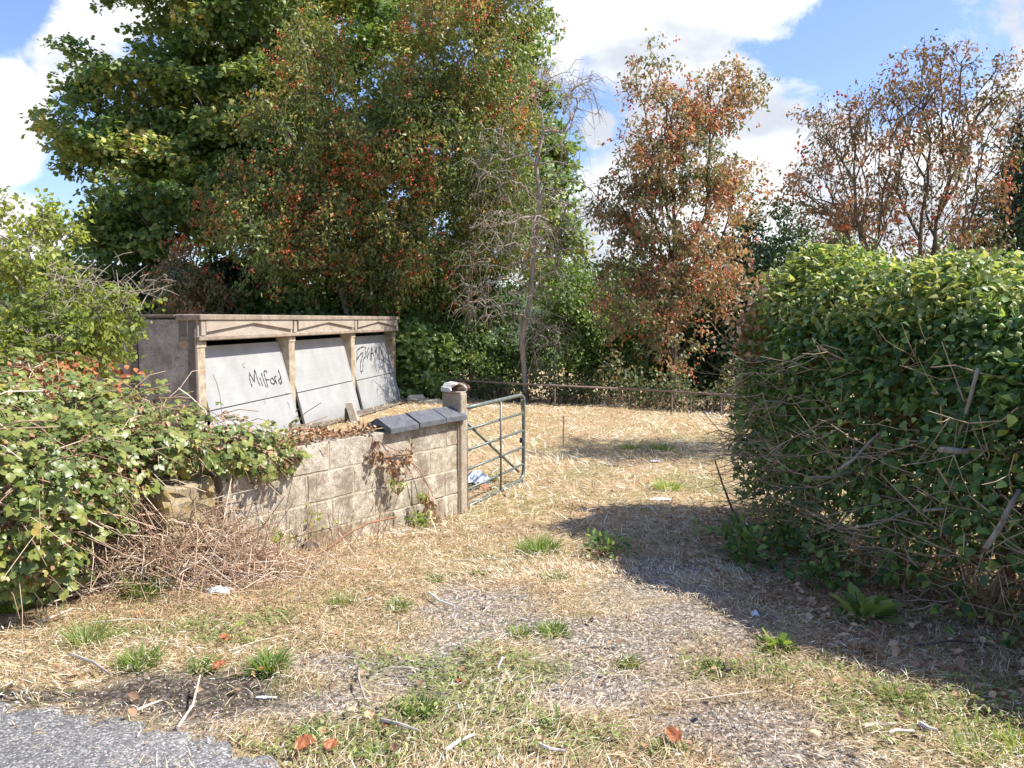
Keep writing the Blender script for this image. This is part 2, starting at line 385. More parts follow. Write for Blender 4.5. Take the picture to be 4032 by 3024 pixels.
def door_mat():
    m, nt, b = new_mat('garage_door_paint')
    n1 = noise(nt, 2.2, 6, .6); c = ramp(nt, [(.3, (.29, .29, .28)), (.7, (.375, .375, .365))], n1.outputs['Fac']).outputs[0]
    n2 = noise(nt, 6, 8, .7, stretch=(1, 1, .18)); s = ramp(nt, [(.52, (0, 0, 0)), (.70, (1, 1, 1))], n2.outputs['Fac'])
    f = nt.nodes.new('ShaderNodeMath'); f.operation = 'MULTIPLY'; f.inputs[1].default_value = .42; nt.links.new(s.outputs[0], f.inputs[0])
    c = mixc(nt, f.outputs[0], c, (.30, .30, .28))
    n3 = noise(nt, 26, 4, .6, stretch=(1, 1, .5)); s = ramp(nt, [(.69, (0, 0, 0)), (.74, (1, 1, 1))], n3.outputs['Fac'])
    f2 = nt.nodes.new('ShaderNodeMath'); f2.operation = 'MULTIPLY'; f2.inputs[1].default_value = .6; nt.links.new(s.outputs[0], f2.inputs[0])
    c = mixc(nt, f2.outputs[0], c, (.22, .22, .20))
    # streaky darker grey towards the foot of the door
    tc = nt.nodes.new('ShaderNodeTexCoord'); sx = nt.nodes.new('ShaderNodeSeparateXYZ'); nt.links.new(tc.outputs['Object'], sx.inputs[0])
    mr = nt.nodes.new('ShaderNodeMapRange'); mr.inputs[1].default_value = .32; mr.inputs[2].default_value = -.12; nt.links.new(sx.outputs[2], mr.inputs[0])
    ad = nt.nodes.new('ShaderNodeMath'); ad.operation = 'MULTIPLY'; nt.links.new(mr.outputs[0], ad.inputs[0]); nt.links.new(n2.outputs['Fac'], ad.inputs[1])
    c = mixc(nt, ad.outputs[0], c, (.15, .15, .14))
    nt.links.new(c, b.inputs['Base Color']); b.inputs['Roughness'].default_value = .6; b.inputs['Specular IOR Level'].default_value = .3
    bump(nt, b, n3.outputs['Fac'], .15, .004); return m
M['door'] = door_mat()
def plain(name, c, rough=.6, metal=0, spec=.4, var=.25, scale=25):
    m, nt, b = new_mat(name); n = noise(nt, scale, 5, .6)
    lo = tuple(v * (1 - var) for v in c); hi = tuple(min(1, v * (1 + var)) for v in c)
    r = ramp(nt, [(.3, lo), (.7, hi)], n.outputs['Fac']); nt.links.new(r.outputs[0], b.inputs['Base Color'])
    b.inputs['Roughness'].default_value = rough; b.inputs['Metallic'].default_value = metal; b.inputs['Specular IOR Level'].default_value = spec
    bump(nt, b, n.outputs['Fac'], .15, .003); return m
M['paint_black'] = plain('spray_paint', (.025, .025, .03), .5)
M['paint_faint'] = plain('faded_spray', (.22, .22, .22), .6)
M['interior'] = plain('garage_inside', (.05, .048, .045), .9)
M['gate'] = plain('gate_green_paint', (.145, .165, .145), .45, .3, .5, .35, 18)
M['gate_bar'] = plain('gate_grey_steel', (.18, .18, .16), .5, .5, .4, .35, 18)
M['rust'] = plain('rusty_rail', (.24, .18, .15), .8, .1, .3, .4, 20)
M['white'] = plain('white_plastic', (.78, .79, .80), .45, 0, .4, .06, 9)
M['bluewhite'] = plain('blue_white_sheet', (.55, .60, .66), .5, 0, .4, .12, 14)
M['brick'] = plain('red_brick_rubble', (.38, .16, .10), .9, 0, .2, .35)
M['brown_tile'] = plain('brown_tile', (.20, .11, .085), .9, 0, .2, .35)
M['tile_white'] = concrete_mat('white_ridge_tile', [(.35, (.62, .60, .55)), (.5, (.74, .72, .67)), (.7, (.78, .77, .73))], 9, chip_scale=60, stain=(.33, .27, .20), b_str=.2)
M['wood_grey'] = bark_mat('grey_timber', (.24, .20, .16), (.46, .41, .34), 14)

def ground_mat():
    m, nt, b = new_mat('dry_ground')
    a = nt.nodes.new('ShaderNodeAttribute'); a.attribute_name = 'gravel'
    n1 = noise(nt, 1.6, 8, .65, 'Object'); n2 = noise(nt, 40, 6, .7, 'Object')
    soil = ramp(nt, [(.3, (.20, .14, .09)), (.5, (.38, .28, .18)), (.7, (.56, .45, .30))], n2.outputs['Fac']).outputs[0]
    gt = ramp(nt, [(.35, (.85, .95, .7)), (.6, (1.1, 1.0, .85))], n1.outputs['Fac']).outputs[0]
    soil = mixc(nt, .8, soil, gt, 'MULTIPLY')
    tc = nt.nodes.new('ShaderNodeTexCoord')
    vo = nt.nodes.new('ShaderNodeTexVoronoi'); vo.inputs['Scale'].default_value = 62; vo.inputs['Randomness'].default_value = 1
    nt.links.new(tc.outputs['Object'], vo.inputs['Vector'])
    sep = nt.nodes.new('ShaderNodeSeparateColor'); nt.links.new(vo.outputs['Color'], sep.inputs[0])
    st = ramp(nt, [(0, (.18, .145, .12)), (.45, (.37, .32, .27)), (.8, (.52, .46, .395)), (1, (.72, .66, .57))], sep.outputs[0]).outputs[0]
    edge = ramp(nt, [(.28, (1, 1, 1)), (.62, (.42, .38, .34))], vo.outputs['Distance']); 
    st = mixc(nt, .8, st, edge.outputs[0], 'MULTIPLY')
    g = mixc(nt, a.outputs['Fac'], soil, st)
    am = nt.nodes.new('ShaderNodeAttribute'); am.attribute_name = 'moss'; ad = nt.nodes.new('ShaderNodeAttribute'); ad.attribute_name = 'dark'
    mf = nt.nodes.new('ShaderNodeMath'); mf.operation = 'MULTIPLY'; mf.inputs[1].default_value = .6; nt.links.new(am.outputs['Fac'], mf.inputs[0])
    mg = ramp(nt, [(.35, (.10, .10, .04)), (.65, (.22, .23, .09))], n2.outputs['Fac']).outputs[0]
    g = mixc(nt, mf.outputs[0], g, mg)
    dk = mixc(nt, 1.0, st, (.36, .34, .33), 'MULTIPLY'); g = mixc(nt, ad.outputs['Fac'], g, dk)
    nt.links.new(g, b.inputs['Base Color']); b.inputs['Roughness'].default_value = .95; b.inputs['Specular IOR Level'].default_value = .15
    inv = nt.nodes.new('ShaderNodeMath'); inv.operation = 'SUBTRACT'; inv.inputs[0].default_value = 1; nt.links.new(vo.outputs['Distance'], inv.inputs[1])
    p = bump(nt, b, inv.outputs[0], .6, .006); bump(nt, b, n2.outputs['Fac'], .8, .02, p)
    return m
def tarmac_mat():
    m, nt, b = new_mat('tarmac')
    tc = nt.nodes.new('ShaderNodeTexCoord'); vo = nt.nodes.new('ShaderNodeTexVoronoi'); vo.inputs['Scale'].default_value = 110
    nt.links.new(tc.outputs['Object'], vo.inputs['Vector'])
    sep = nt.nodes.new('ShaderNodeSeparateColor'); nt.links.new(vo.outputs['Color'], sep.inputs[0])
    st = ramp(nt, [(0, (.13, .125, .12)), (.6, (.26, .255, .25)), (1, (.46, .45, .43))], sep.outputs[0]).outputs[0]
    e = ramp(nt, [(.3, (1, 1, 1)), (.6, (.4, .4, .4))], vo.outputs['Distance']).outputs[0]
    c = mixc(nt, .7, st, e, 'MULTIPLY'); n = noise(nt, 1.3, 6, .6)
    t = ramp(nt, [(.35, (.8, .8, .8)), (.65, (1.15, 1.13, 1.1))], n.outputs['Fac']).outputs[0]; c = mixc(nt, 1.0, c, t, 'MULTIPLY')
    nt.links.new(c, b.inputs['Base Color']); b.inputs['Roughness'].default_value = .85; b.inputs['Specular IOR Level'].default_value = .3
    inv = nt.nodes.new('ShaderNodeMath'); inv.operation = 'SUBTRACT'; inv.inputs[0].default_value = 1; nt.links.new(vo.outputs['Distance'], inv.inputs[1])
    bump(nt, b, inv.outputs[0], .6, .005); return m

# ------------------------------------------------------------------ ground
def patch(x, y, px, py, rx, ry):
    c = ground_at(px, py); return 1 - np.sqrt(((x - c[0]) / rx) ** 2 + ((y - c[1]) / ry) ** 2)
def gravel_mask(x, y):
    ps = [patch(x, y, 1950, 2430, 1.0, .75), patch(x, y, 2500, 2480, .95, .75), patch(x, y, 1500, 2630, .65, .28), patch(x, y, 2620, 2290, .45, .5),
          patch(x, y, 2450, 2720, .9, .4), patch(x, y, 2900, 2830, .8, .4), patch(x, y, 850, 2770, .75, .3), patch(x, y, 1250, 2780, .4, .25), patch(x, y, 3200, 3000, .5, .3),
          patch(x, y, 0, 2800, .9, .3)]
    v = np.max(ps, axis=0) * 1.2 - .14 + (fbm(x * 3.1, y * 3.1, 21, 6) - .5) * 2.3
    return np.clip(v * 1.3 + .15, 0, 1)
def mossy(x, y):
    v = np.max([patch(x, y, 1850, 2650, .6, .4), patch(x, y, 1750, 2830, .6, .25), patch(x, y, 2050, 2930, .6, .2), patch(x, y, 1500, 2920, .6, .25), patch(x, y, 3750, 2780, .7, .45), patch(x, y, 2750, 1900, .5, .8),
                patch(x, y, 3000, 2640, .5, .2), patch(x, y, 700, 2500, .6, .2), patch(x, y, 1050, 2450, .35, .2)], axis=0)
    return np.clip(v * 1.7 - .12 + (fbm(x * 6, y * 6, 111, 5) - .5) * 2.4, 0, 1)
def dark_mask(x, y):
    v = np.max([patch(x, y, 800, 2740, .55, .26), patch(x, y, 150, 2740, .6, .12)], axis=0)
    return np.clip(v * 2.4 + (fbm(x * 5, y * 5, 131, 5) - .5) * 1.6, 0, 1)
def axis(lo, hi, step, far_lo, far_hi, g=1.12):
    c = list(np.arange(lo, hi + 1e-6, step)); s = step; v = hi
    while v < far_hi: s *= g; v += s; c.append(v)
    s = step; v = lo
    while v > far_lo: s *= g; v -= s; c.insert(0, v)
    return np.array(c)
xs = axis(-7, 7, .07, -2500, 2500); ys = axis(-1, 20, .08, -60, 2500)
X, Y = np.meshgrid(xs, ys, indexing='ij')
Z = G(X, Y)
nearm = np.clip((22 - Y) / 4, 0, 1) * np.clip((9 - np.abs(X)) / 2, 0, 1)
Z = Z + (fbm(X * 7, Y * 7, 31) - .5) * .035 * nearm
ix, iy = np.meshgrid(np.arange(len(xs) - 1), np.arange(len(ys) - 1), indexing='ij')
b = ix * len(ys) + iy
Fg = np.stack([b, b + len(ys), b + len(ys) + 1, b + 1], -1).reshape(-1, 4)
ground = npobj('ground', np.stack([X, Y, Z], -1), Fg, ground_mat(), attrs={'gravel': (gravel_mask(X, Y) * nearm).ravel(), 'dark': (dark_mask(X, Y) * nearm).ravel(), 'moss': (mossy(X, Y) * nearm).ravel()}, smooth=True)
tag(ground, 'dry straw covered ground with worn gravel patches', kind='structure')

# tarmac road in the near left corner
edge_pts = [(-900, 2640), (0, 2775), (400, 2848), (760, 2905), (1100, 3010), (1250, 3110), (1500, 3300), (2000, 3700), (2600, 4500)]
ep = np.array([ground_at(*p)[:2] for p in edge_pts])
tt = np.linspace(0, 1, 260); cum = np.concatenate([[0], np.cumsum(np.linalg.norm(np.diff(ep, axis=0), axis=1))]); cum /= cum[-1]
ex = np.interp(tt, cum, ep[:, 0]); ey = np.interp(tt, cum, ep[:, 1])
wob = (fbm(tt * 60, tt * 0 + 3, 5, 6) - .5) * .22
vv = np.concatenate([[0, .02], np.linspace(.1, 4, 24)])
nx, ny = -.25, -.97
RX = ex[:, None] + nx * vv[None] + wob[:, None] * np.exp(-vv[None] * 3) * .5; RY = ey[:, None] + ny * vv[None] + wob[:, None] * np.exp(-vv[None] * 3)
RZ = G(RX, RY) + .022; RZ[:, 0] -= .02
b = (np.arange(259)[:, None] * len(vv) + np.arange(len(vv) - 1)[None]).ravel()
Fr = np.stack([b, b + 1, b + len(vv) + 1, b + len(vv)], -1)
road = npobj('road', np.stack([RX, RY, RZ], -1), Fr, tarmac_mat(), smooth=True)
tag(road, 'grey tarmac road edge in the near left corner', kind='structure')
def on_road(x, y):
    e = np.interp(x, ex[np.argsort(ex)], ey[np.argsort(ex)]); return y < e

# wooded hills far beyond the field
def hills():
    n = 260; ang = np.linspace(R(-75), R(75), n); rr = np.array([250, 380, 520, 640, 760, 900, 1200, 2200.]); hh = np.array([-6, 6, 24, 42, 50, 46, 50, 60.])
    Rg = np.linspace(250, 1300, 90); V = []
    A2, R2 = np.meshgrid(ang, Rg, indexing='ij')
    prof = .62 + .9 * fbm(A2 * 3.2 + 9, A2 * 0 + 1, 8, 3) * .9
    H = np.interp(R2, rr, hh) * prof + (fbm(A2 * R2 / 16, R2 / 16, 12, 3)) * 11 - 14
    V = np.stack([np.sin(A2) * R2, np.cos(A2) * R2, H], -1)
    b = (np.arange(n - 1)[:, None] * 90 + np.arange(89)[None]).ravel()
    m, nt, bs = new_mat('wooded_hill'); nn = noise(nt, .05, 8, .7)
    r = ramp(nt, [(.35, (.035, .06, .03)), (.6, (.08, .11, .045)), (.75, (.14, .15, .07))], nn.outputs['Fac'])
    nt.links.new(r.outputs[0], bs.inputs['Base Color']); bs.inputs['Roughness'].default_value = .95; bs.inputs['Specular IOR Level'].default_value = .1
    o = npobj('hills', V, np.stack([b, b + 90, b + 91, b + 1], -1), m, smooth=True)
    tag(o, 'low wooded hills on the skyline', kind='structure')
hills()

# ------------------------------------------------------------------ block wall
W0 = np.array([-.48, 7.0, 0.]); WD = unit(np.array([-.598, -.801, 0])); WN = np.array([.801, -.598, 0])
WFR = (W0, WD, WN)
wall = thing('block_wall', 'low weathered concrete block wall beside the field gate, partly overgrown with brambles', 'wall', (W0[0], W0[1], -.25))
joints = {0: [0.02, .19, .672, 1.08, 1.52, 1.96, 2.33], 1: [0.02, .40, .857, 1.28, 1.73, 2.12, 2.43], 2: [.02, .21, .64, 1.06, 1.5, 1.93, 2.30, 2.44],
          3: [.02, .42, .86, 1.30, 1.74, 2.10, 2.44]}
tops = {0: .675, 1: .450, 2: .225, 3: 0.0}
kinds = {0: [3, 0, 0, 0, 0, 0], 1: [3, 0, 0, 0, 0, 0], 2: [0, 0, 0, 0, 0, 0, 0], 3: [0, 0, 0, 2, 0, 0]}
bc = 0
for row, js in joints.items():
    for k in range(len(js) - 1):
        t0, t1 = js[k] + .0045, js[k + 1] - .0045
        top = tops[row]; bot = top - .216
        if row == 0 and k == 1: t0 += .0; t1 -= .03
        if row == 3: bot = -.42
        pr = random.uniform(-.005, .005)
        box('block', WFR, (t0, t1, -.20, .0 + pr, bot, top), M['block'][kinds[row][k]], wall, bevel=.006, rough=.003, cuts=3)
box('mortar_bed', WFR, (.02, 2.42, -.19, -.007, -.45, .655), M['mortar'], wall, bevel=0)
# mossy stone pier and the wall going on under the brambles
for row, (u0, u1) in enumerate([(.27, .56), (-.04, .262), (-.45, -.05)]):
    a, b2 = [(2.50, 2.86), (2.48, 2.90), (2.46, 2.92)][row]
    box('block', WFR, (a, b2, -.2, .05 + .02 * row, u0, u1), M['block_moss'], wall, bevel=.03, rough=.022, cuts=4, seg=2)

# coping tiles: three dark gabled pieces
def coping(t0, t1, seq):
    hw = .165; eb = .672; cz = .79; mid = -.10
    prof = [(mid + hw, eb + .0), (mid + hw, eb + .042), (mid, cz), (mid - hw, eb + .042), (mid - hw, eb), (mid - .10, eb + .012), (mid - .045, eb + .055), (mid + .045, eb + .055), (mid + .10, eb + .012)]
    n = len(prof); V = []
    for t in (t0, t0 + .008, t1 - .008, t1):
        sc = .985 if t in (t0, t1) else 1.0
        for (o, u) in prof: V.append(W0 + WD * t + WN * (mid + (o - mid) * sc) + np.array([0, 0, eb + (u - eb) * sc + seq[0] + (t - t0) * seq[1]]))
    F = []
    for r in range(3):
        for i in range(n): F.append([r * n + i, r * n + (i + 1) % n, (r + 1) * n + (i + 1) % n, (r + 1) * n + i])
    V = np.array(V)
    caps = []
    for r in (0, 3):
        q = lambda *i: [r * n + j for j in i]
        for tri in ([0, 1, 8], [1, 7, 8], [1, 2, 7], [2, 6, 7], [2, 3, 6], [3, 5, 6], [3, 4, 5]): caps.append(q(*tri))
    o = npobj('coping_tile', V, [np.array(F), np.array(caps)], M['slate'], wall); return o
coping(.60, .93, (.0, -.01)); coping(.258, .585, (.012, -.01)); coping(-.03, .250, (.014, 0))

# gate post with a white ridge tile on top
post = thing('gate_post', 'square concrete gate post at the right end of the block wall', 'post', (-.45, 7.02, -.25))
box('shaft', WFR, (-.075, .018, -.20, .03, -.45, .925), M['post'], post, bevel=.008, rough=.003, cuts=2)
box('mortar_strip', WFR, (.019, .030, -.18, .012, -.4, .66), M['mortar'], post, bevel=0)
box('mortar_cap', WFR, (-.07, .013, -.19, .02, .926, .94), M['mortar'], post, bevel=.004, rough=.003)
c = W0 + WD * -.03 + WN * -.09
cap = thing('ridge_tile', 'broken white half round ridge tile lying on top of the gate post', 'tile', (c[0], c[1], .94))
def half_tile(c, ax, half_len, r, thick, a0=R(-5), a1=R(185), n=14):
    ax = unit(ax); side = np.cross(ax, [0, 0, 1]); V = []
    for l in (-half_len, half_len):
        for rr_ in (r, r - thick):
            for i in range(n + 1):
                a = a0 + (a1 - a0) * i / n; j = 1 + .05 * math.sin(i * 2.3 + l * 40)
                V.append(c + ax * l * (1 + .12 * math.sin(i * 1.7)) + side * math.cos(a) * rr_ * j + np.array([0, 0, 1]) * math.sin(a) * rr_ * j * .8)
    m = n + 1; F = []
    for i in range(n):
        F += [[i, i + 1, 2 * m + i + 1, 2 * m + i], [m + i + 1, m + i, 3 * m + i, 3 * m + i + 1], [i + 1, i, m + i, m + i + 1], [2 * m + i, 2 * m + i + 1, 3 * m + i + 1, 3 * m + i]]
    F += [[0, 2 * m, 3 * m, m], [n, m + n, 3 * m + n, 2 * m + n]]
    return np.array(V), [np.array(F)]
V, F = half_tile(np.array([c[0], c[1], .945]), np.array([.5, -.75, 0]), .085, .095, .016)
npobj('tile_shell', V, F, M['tile_white'], cap)
V, F = half_tile(np.array([c[0] + .05, c[1] + .07, .945]), np.array([.5, -.75, .0]), .06, .08, .02)
npobj('brown_tile_shell', V, F, M['brown_tile'], cap)

# ------------------------------------------------------------------ garage block
GA = np.array([-4.34, 10.6, 0.]); GD = np.array([math.sin(R(8.9)), math.cos(R(8.9)), 0]); GN = np.array([math.cos(R(8.9)), -math.sin(R(8.9)), 0])
GFR = (GA, GD, GN)
gar = thing('garage_block', 'row of three joined concrete garages with pale tilted doors and graffiti', 'garage', (GA[0], GA[1], -.4))
for s in (.1, 3.0, 6.0, 8.9):
    box('pier', GFR, (s - .11, s + .11, -.26, .0, -.6, 1.299), M['pier'], gar, bevel=.012, rough=.002)
    box('pier_cap', GFR, (s - .125, s + .125, -.25, .012, 1.20, 1.297), M['pier'], gar, bevel=.01)
lin = box('lintel', GFR, (-.02, 9.02, -.26, .035, 1.30, 1.60), M['fascia'], gar, bevel=.006)
box('lower_band', GFR, (-.03, 9.03, -.24, .07, 1.303, 1.37), M['coping_band'], lin, bevel=.012)
box('coping_band', GFR, (-.05, 9.05, -.28, .10, 1.585, 1.67), M['coping_band'], gar, bevel=.012)
for k in range(3):
    s0, s1 = [(.0, 3.0), (3.0, 6.0), (6.0, 9.0)][k]; mid = (s0 + s1) / 2
    # proud barge plate above a recessed gable triangle
    P2 = [(s0 + .12, 1.583), (s0 + .12, 1.425), (mid, 1.545), (s1 - .12, 1.425), (s1 - .12, 1.583)]
    V = []
    for o in (.036, .078):
        for (s, u) in P2: V.append(GA + GD * s + GN * o + np.array([0, 0, u]))
    V = np.array(V); F4 = [[i, (i + 1) % 5, 5 + (i + 1) % 5, 5 + i] for i in range(5)]
    F3 = [[5, 6, 7], [5, 7, 9], [7, 8, 9]]
    npobj('gable_moulding', V, [np.array(F4), np.array(F3)], M['fascia'], lin)
for s in (.06, 3.0, 6.0, 8.94):
    box('fascia_stud', GFR, (s - .055, s + .055, .034, .074, 1.372, 1.582), M['fascia'], lin, bevel=.006)
# doors
def door_frame(k):
    s0 = [.215, 3.115, 6.115][k]; s1 = [2.885, 5.885, 8.785][k]
    top = (-.20, 1.215); bot = [(.22, -.44), (.21, -.47), (.20, -.50)][k]
    return s0, s1, top, bot
def door_pt(k, s, f, lift=0.0):
    s0, s1, t, b_ = door_frame(k); o = t[0] + (b_[0] - t[0]) * f; u = t[1] + (b_[1] - t[1]) * f
    dn = unit(np.array([t[1] - b_[1], b_[0] - t[0]])) # normal in (o,u)
    return GA + GD * s + GN * (o + dn[0] * lift) + np.array([0, 0, u + dn[1] * lift])
def door_panel(k, f0, f1, parent, name):
    s0, s1, _, _ = door_frame(k); n = int(round((f1 - f0) * 20)); prof = []
    for i in range(n):
        a = f0 + (f1 - f0) * i / n; b_ = f0 + (f1 - f0) * (i + 1) / n; g = .0035
        prof += [(a + .0008, -.0012), (a + g, 0), (b_ - g, 0), (b_ - .0008, -.0012)]
    prof = [(f0, -.035)] + prof + [(f1, -.035)]
    V = [door_pt(k, s, f, l) for s in (s0, s1) for (f, l) in prof]; m = len(prof)
    F = [[i, i + 1, m + i + 1, m + i] for i in range(m - 1)] + [[m - 1, 0, m, 2 * m - 1]]
    o = npobj(name, V, [np.array(F)], M['door'], parent)
    for e, s in enumerate((s0, s1)):
        VV = [door_pt(k, s + (.004 if e else -.004), f, l) for f, l in ((f0, .004), (f1, .004), (f1, -.036), (f0, -.036))]
        VV += [door_pt(k, s + (-.03 if e else .03), f, l) for f, l in ((f0, .004), (f1, .004), (f1, -.036), (f0, -.036))]
        npobj('edge_trim', VV, [np.array([[0, 1, 2, 3], [7, 6, 5, 4], [0, 4, 5, 1], [1, 5, 6, 2], [2, 6, 7, 3], [3, 7, 4, 0]])], M['door'], o)
    return o
doors = []
for k in range(3):
    up = door_panel(k, 0.0, .545, gar, 'door_upper_panel'); lo = door_panel(k, .553, 1.0, gar, 'door_lower_panel'); doors.append((up, lo))
    up['label'] = ['pale grey upper door panel sprayed with the word MilFord', 'plain pale upper door panel of the middle bay', 'pale upper door panel sprayed with 7 GANG'][k]
    s0, s1, _, _ = door_frame(k)
    V = [door_pt(k, s, f, -.02) for f in (.535, .563) for s in (s0 + .02, s1 - .02)]
    npobj('panel_joint', V, [np.array([[0, 1, 3, 2]])], M['interior'], gar)

def on_door(k, px, py, lift):
    p0 = door_pt(k, 0, 0, lift); p1 = door_pt(k, 1, 0, lift); p2 = door_pt(k, 0, 1, lift); n = np.cross(p1 - p0, p2 - p0)
    d = ray(px, py); c0 = np.array([0, 0, CAM_Z]); t = np.dot(p0 - c0, n) / np.dot(d, n); return c0 + d * t
def spray(k, strokes, conv, w, parent, mat, name='spray_stroke'):
    nrm = unit(door_pt(k, 0, 0, 1) - door_pt(k, 0, 0, 0)); j = 0
    for st in strokes:
        P = np.array([on_door(k, *conv(*q), .004) for q in st]); j += 1
        t = np.linspace(0, len(P) - 1, (len(P) - 1) * 4 + 1); i0 = np.clip(t.astype(int), 0, len(P) - 2); f = (t - i0)[:, None]
        pm = P[np.clip(i0 - 1, 0, None)]; pa = P[i0]; pb = P[i0 + 1]; pc = P[np.clip(i0 + 2, None, len(P) - 1)]
        Q = .5 * ((2 * pa) + (-pm + pb) * f + (2 * pm - 5 * pa + 4 * pb - pc) * f ** 2 + (-pm + 3 * pa - 3 * pb + pc) * f ** 3)
        T = unit(np.gradient(Q, axis=0)); S = np.cross(T, nrm)
        ww = w * (.85 + .3 * np.sin(np.arange(len(Q)) * 1.3 + j))[:, None]
        ww[0] *= .6; ww[-1] *= .6; lf = nrm * .0004 * j
        V = np.concatenate([Q + S * ww + lf, Q - S * ww + lf]); m = len(Q)
        npobj(name, V, [np.array([[i, i + 1, m + i + 1, m + i] for i in range(m - 1)])], mat, parent)
cv1 = lambda x, y: (950 + x * .0904, 1420 + y * .0904)
milf = [[(350, 600), (370, 780), (410, 950), (490, 1150)], [(350, 490), (400, 620), (480, 760), (580, 940)], [(580, 940), (570, 700), (570, 390)], [(570, 385), (640, 560), (700, 780), (760, 950), (830, 1120)],
        [(800, 720), (860, 880), (940, 1110)], [(870, 520), (940, 750), (1010, 960), (1090, 1180)],
        [(1110, 540), (1100, 470), (1040, 440), (990, 500), (1010, 640), (1070, 830), (1120, 1010), (1170, 1180)], [(1060, 835), (1140, 828), (1220, 825)],
        [(1330, 740), (1270, 850), (1290, 950), (1370, 1010), (1460, 990), (1450, 890), (1330, 740)], [(1530, 700), (1480, 680), (1450, 740), (1480, 850), (1560, 1030)],
        [(1710, 780), (1640, 820), (1630, 890), (1700, 1000), (1750, 980), (1730, 880)], [(1600, 410), (1680, 600), (1730, 800), (1760, 960)]]
spray(0, milf, cv1, .0105, doors[0][0], M['paint_black'])
spray(0, [[(150, 120), (80, 130), (75, 220), (120, 290), (170, 275)], [(-280, 300), (-270, 330)]], cv1, .008, doors[0][0], M['paint_faint'])
spray(0, [[(1180, 1390), (1090, 1560), (1040, 1680), (1030, 1900)], [(1930, 1420), (2040, 1425)], [(2000, 1800), (2100, 1950), (2080, 2080)]], cv1, .009, doors[0][1], M['paint_faint'])
cv3 = lambda x, y: (1390 + x * .0904, 1340 + y * .0904)
gang = [[(165, 950), (165, 800), (180, 620), (175, 470), (280, 360), (400, 300), (540, 300), (530, 450), (550, 690), (470, 800), (440, 900), (430, 1100), (430, 1330)],
        [(430, 1330), (370, 1360), (320, 1350)], [(320, 1350), (320, 1100), (335, 950), (390, 760), (430, 600), (410, 540), (320, 620), (230, 750), (165, 880)], [(365, 1370), (365, 1450)],
        [(690, 300), (640, 420), (610, 560), (620, 780), (660, 640), (720, 490)], [(810, 270), (803, 560), (800, 910)], [(740, 880), (760, 700), (815, 290)], [(800, 565), (885, 560)], [(830, 330), (880, 620), (940, 800), (970, 950)],
        [(930, 290), (980, 500), (1000, 790)], [(1005, 240), (1025, 560), (1085, 790)],
        [(1180, 840), (1145, 700), (1140, 320), (1200, 340), (1250, 460), (1290, 650), (1320, 930)], [(1250, 460), (1200, 700)]]
spray(2, gang, cv3, .0135, doors[2][0], M['paint_black'])
spray(2, [[(970, 960), (990, 1150), (1010, 1370)]], cv3, .010, doors[2][0], M['paint_faint'])

# side wall of precast panels, roof and dark inside
for k in range(6):
    w0 = .10 + k * .88; w1 = w0 + .80
    fr = (GA, -GN, -GD)
    box('wall_panel', fr, (w0 + .02, w1 - .02, -.03, .02, -.7, 1.60), M['dash'], gar, bevel=.01)
    box('joint_strip', fr, (w1 - .015, w1 + .095, -.05, .045, -.7, 1.615), M['dash_strip'], gar, bevel=.01)
box('corner_post', (GA, -GN, -GD), (-.005, .105, -.01, .04, -.7, 1.581), M['dash_strip'], gar, bevel=.01)
box('back_wall', GFR, (0.0, 9.0, -5.5, -5.4, -.7, 1.58), M['dash'], gar, bevel=.01)
box('end_wall', GFR, (8.93, 9.0, -5.4, -.27, -.7, 1.58), M['dash'], gar, bevel=.01)
box('roof', GFR, (-.06, 9.04, -5.6, -.285, 1.621, 1.665), M['dash_strip'], gar, bevel=.01)
box('party_wall', GFR, (2.97, 3.03, -5.4, -.27, -.7, 1.6), M['interior'], gar, bevel=0)
box('party_wall', GFR, (5.97, 6.03, -5.4, -.27, -.7, 1.6), M['interior'], gar, bevel=0)
ap = np.array([GA + GD * s + GN * o for s in np.linspace(-.4, 9.6, 40) for o in np.linspace(-5.6, .55, 16)])
ap[:, 2] = np.array([min(-.36, float(G(p[0], p[1])) + .05) for p in ap]) if False else G(ap[:, 0], ap[:, 1]) + .03
b = (np.arange(39)[:, None] * 16 + np.arange(15)[None]).ravel()
slab = npobj('garage_floor', ap, np.stack([b, b + 16, b + 17, b + 1], -1), M['dash_strip'], gar)

# slab leaning near the door, card, rubble
g0 = ground_at(1408, 1684); g0 = at(1408, 1684, 14.2); g0[2] = float(G(g0[0], g0[1]))
ls = thing('leaning_slab', 'pale narrow slab leaning against a dark block below the middle garage door', 'slab', g0)
def prism(pts, depth, mat, name, parent):
    pts = np.array(pts); d = np.array(depth); n = len(pts); V = np.concatenate([pts, pts + d])
    F4 = [[i, (i + 1) % n, n + (i + 1) % n, n + i] for i in range(n)]
    if n == 4: return npobj(name, V, [np.array(F4 + [[3, 2, 1, 0], [4, 5, 6, 7]])], mat, parent)
q = [at(1392, 1694, 14.2), at(1420, 1690, 14.2), at(1387, 1586, 14.25), at(1357, 1588, 14.25)]
prism(q, (.0, .07, .0), M['board'], 'slab_face', ls)
q2 = at(1372, 1640, 14.45)
st_ = thing('dark_block', 'dark broken block behind the leaning slab at the garage doors', 'block', (q2[0], q2[1], -.37))  # added block, stands in for the slab's shadow and dark back face
box('block_body', (np.array([q2[0], q2[1], -.3]), np.array([1., 0, 0]), np.array([0, 1., 0])), (-.06, .12, -.05, .12, -.12, .24), M['dark_stone'], st_, bevel=.02, rough=.01, cuts=1)
cd = at(1483, 1626, 16.6)
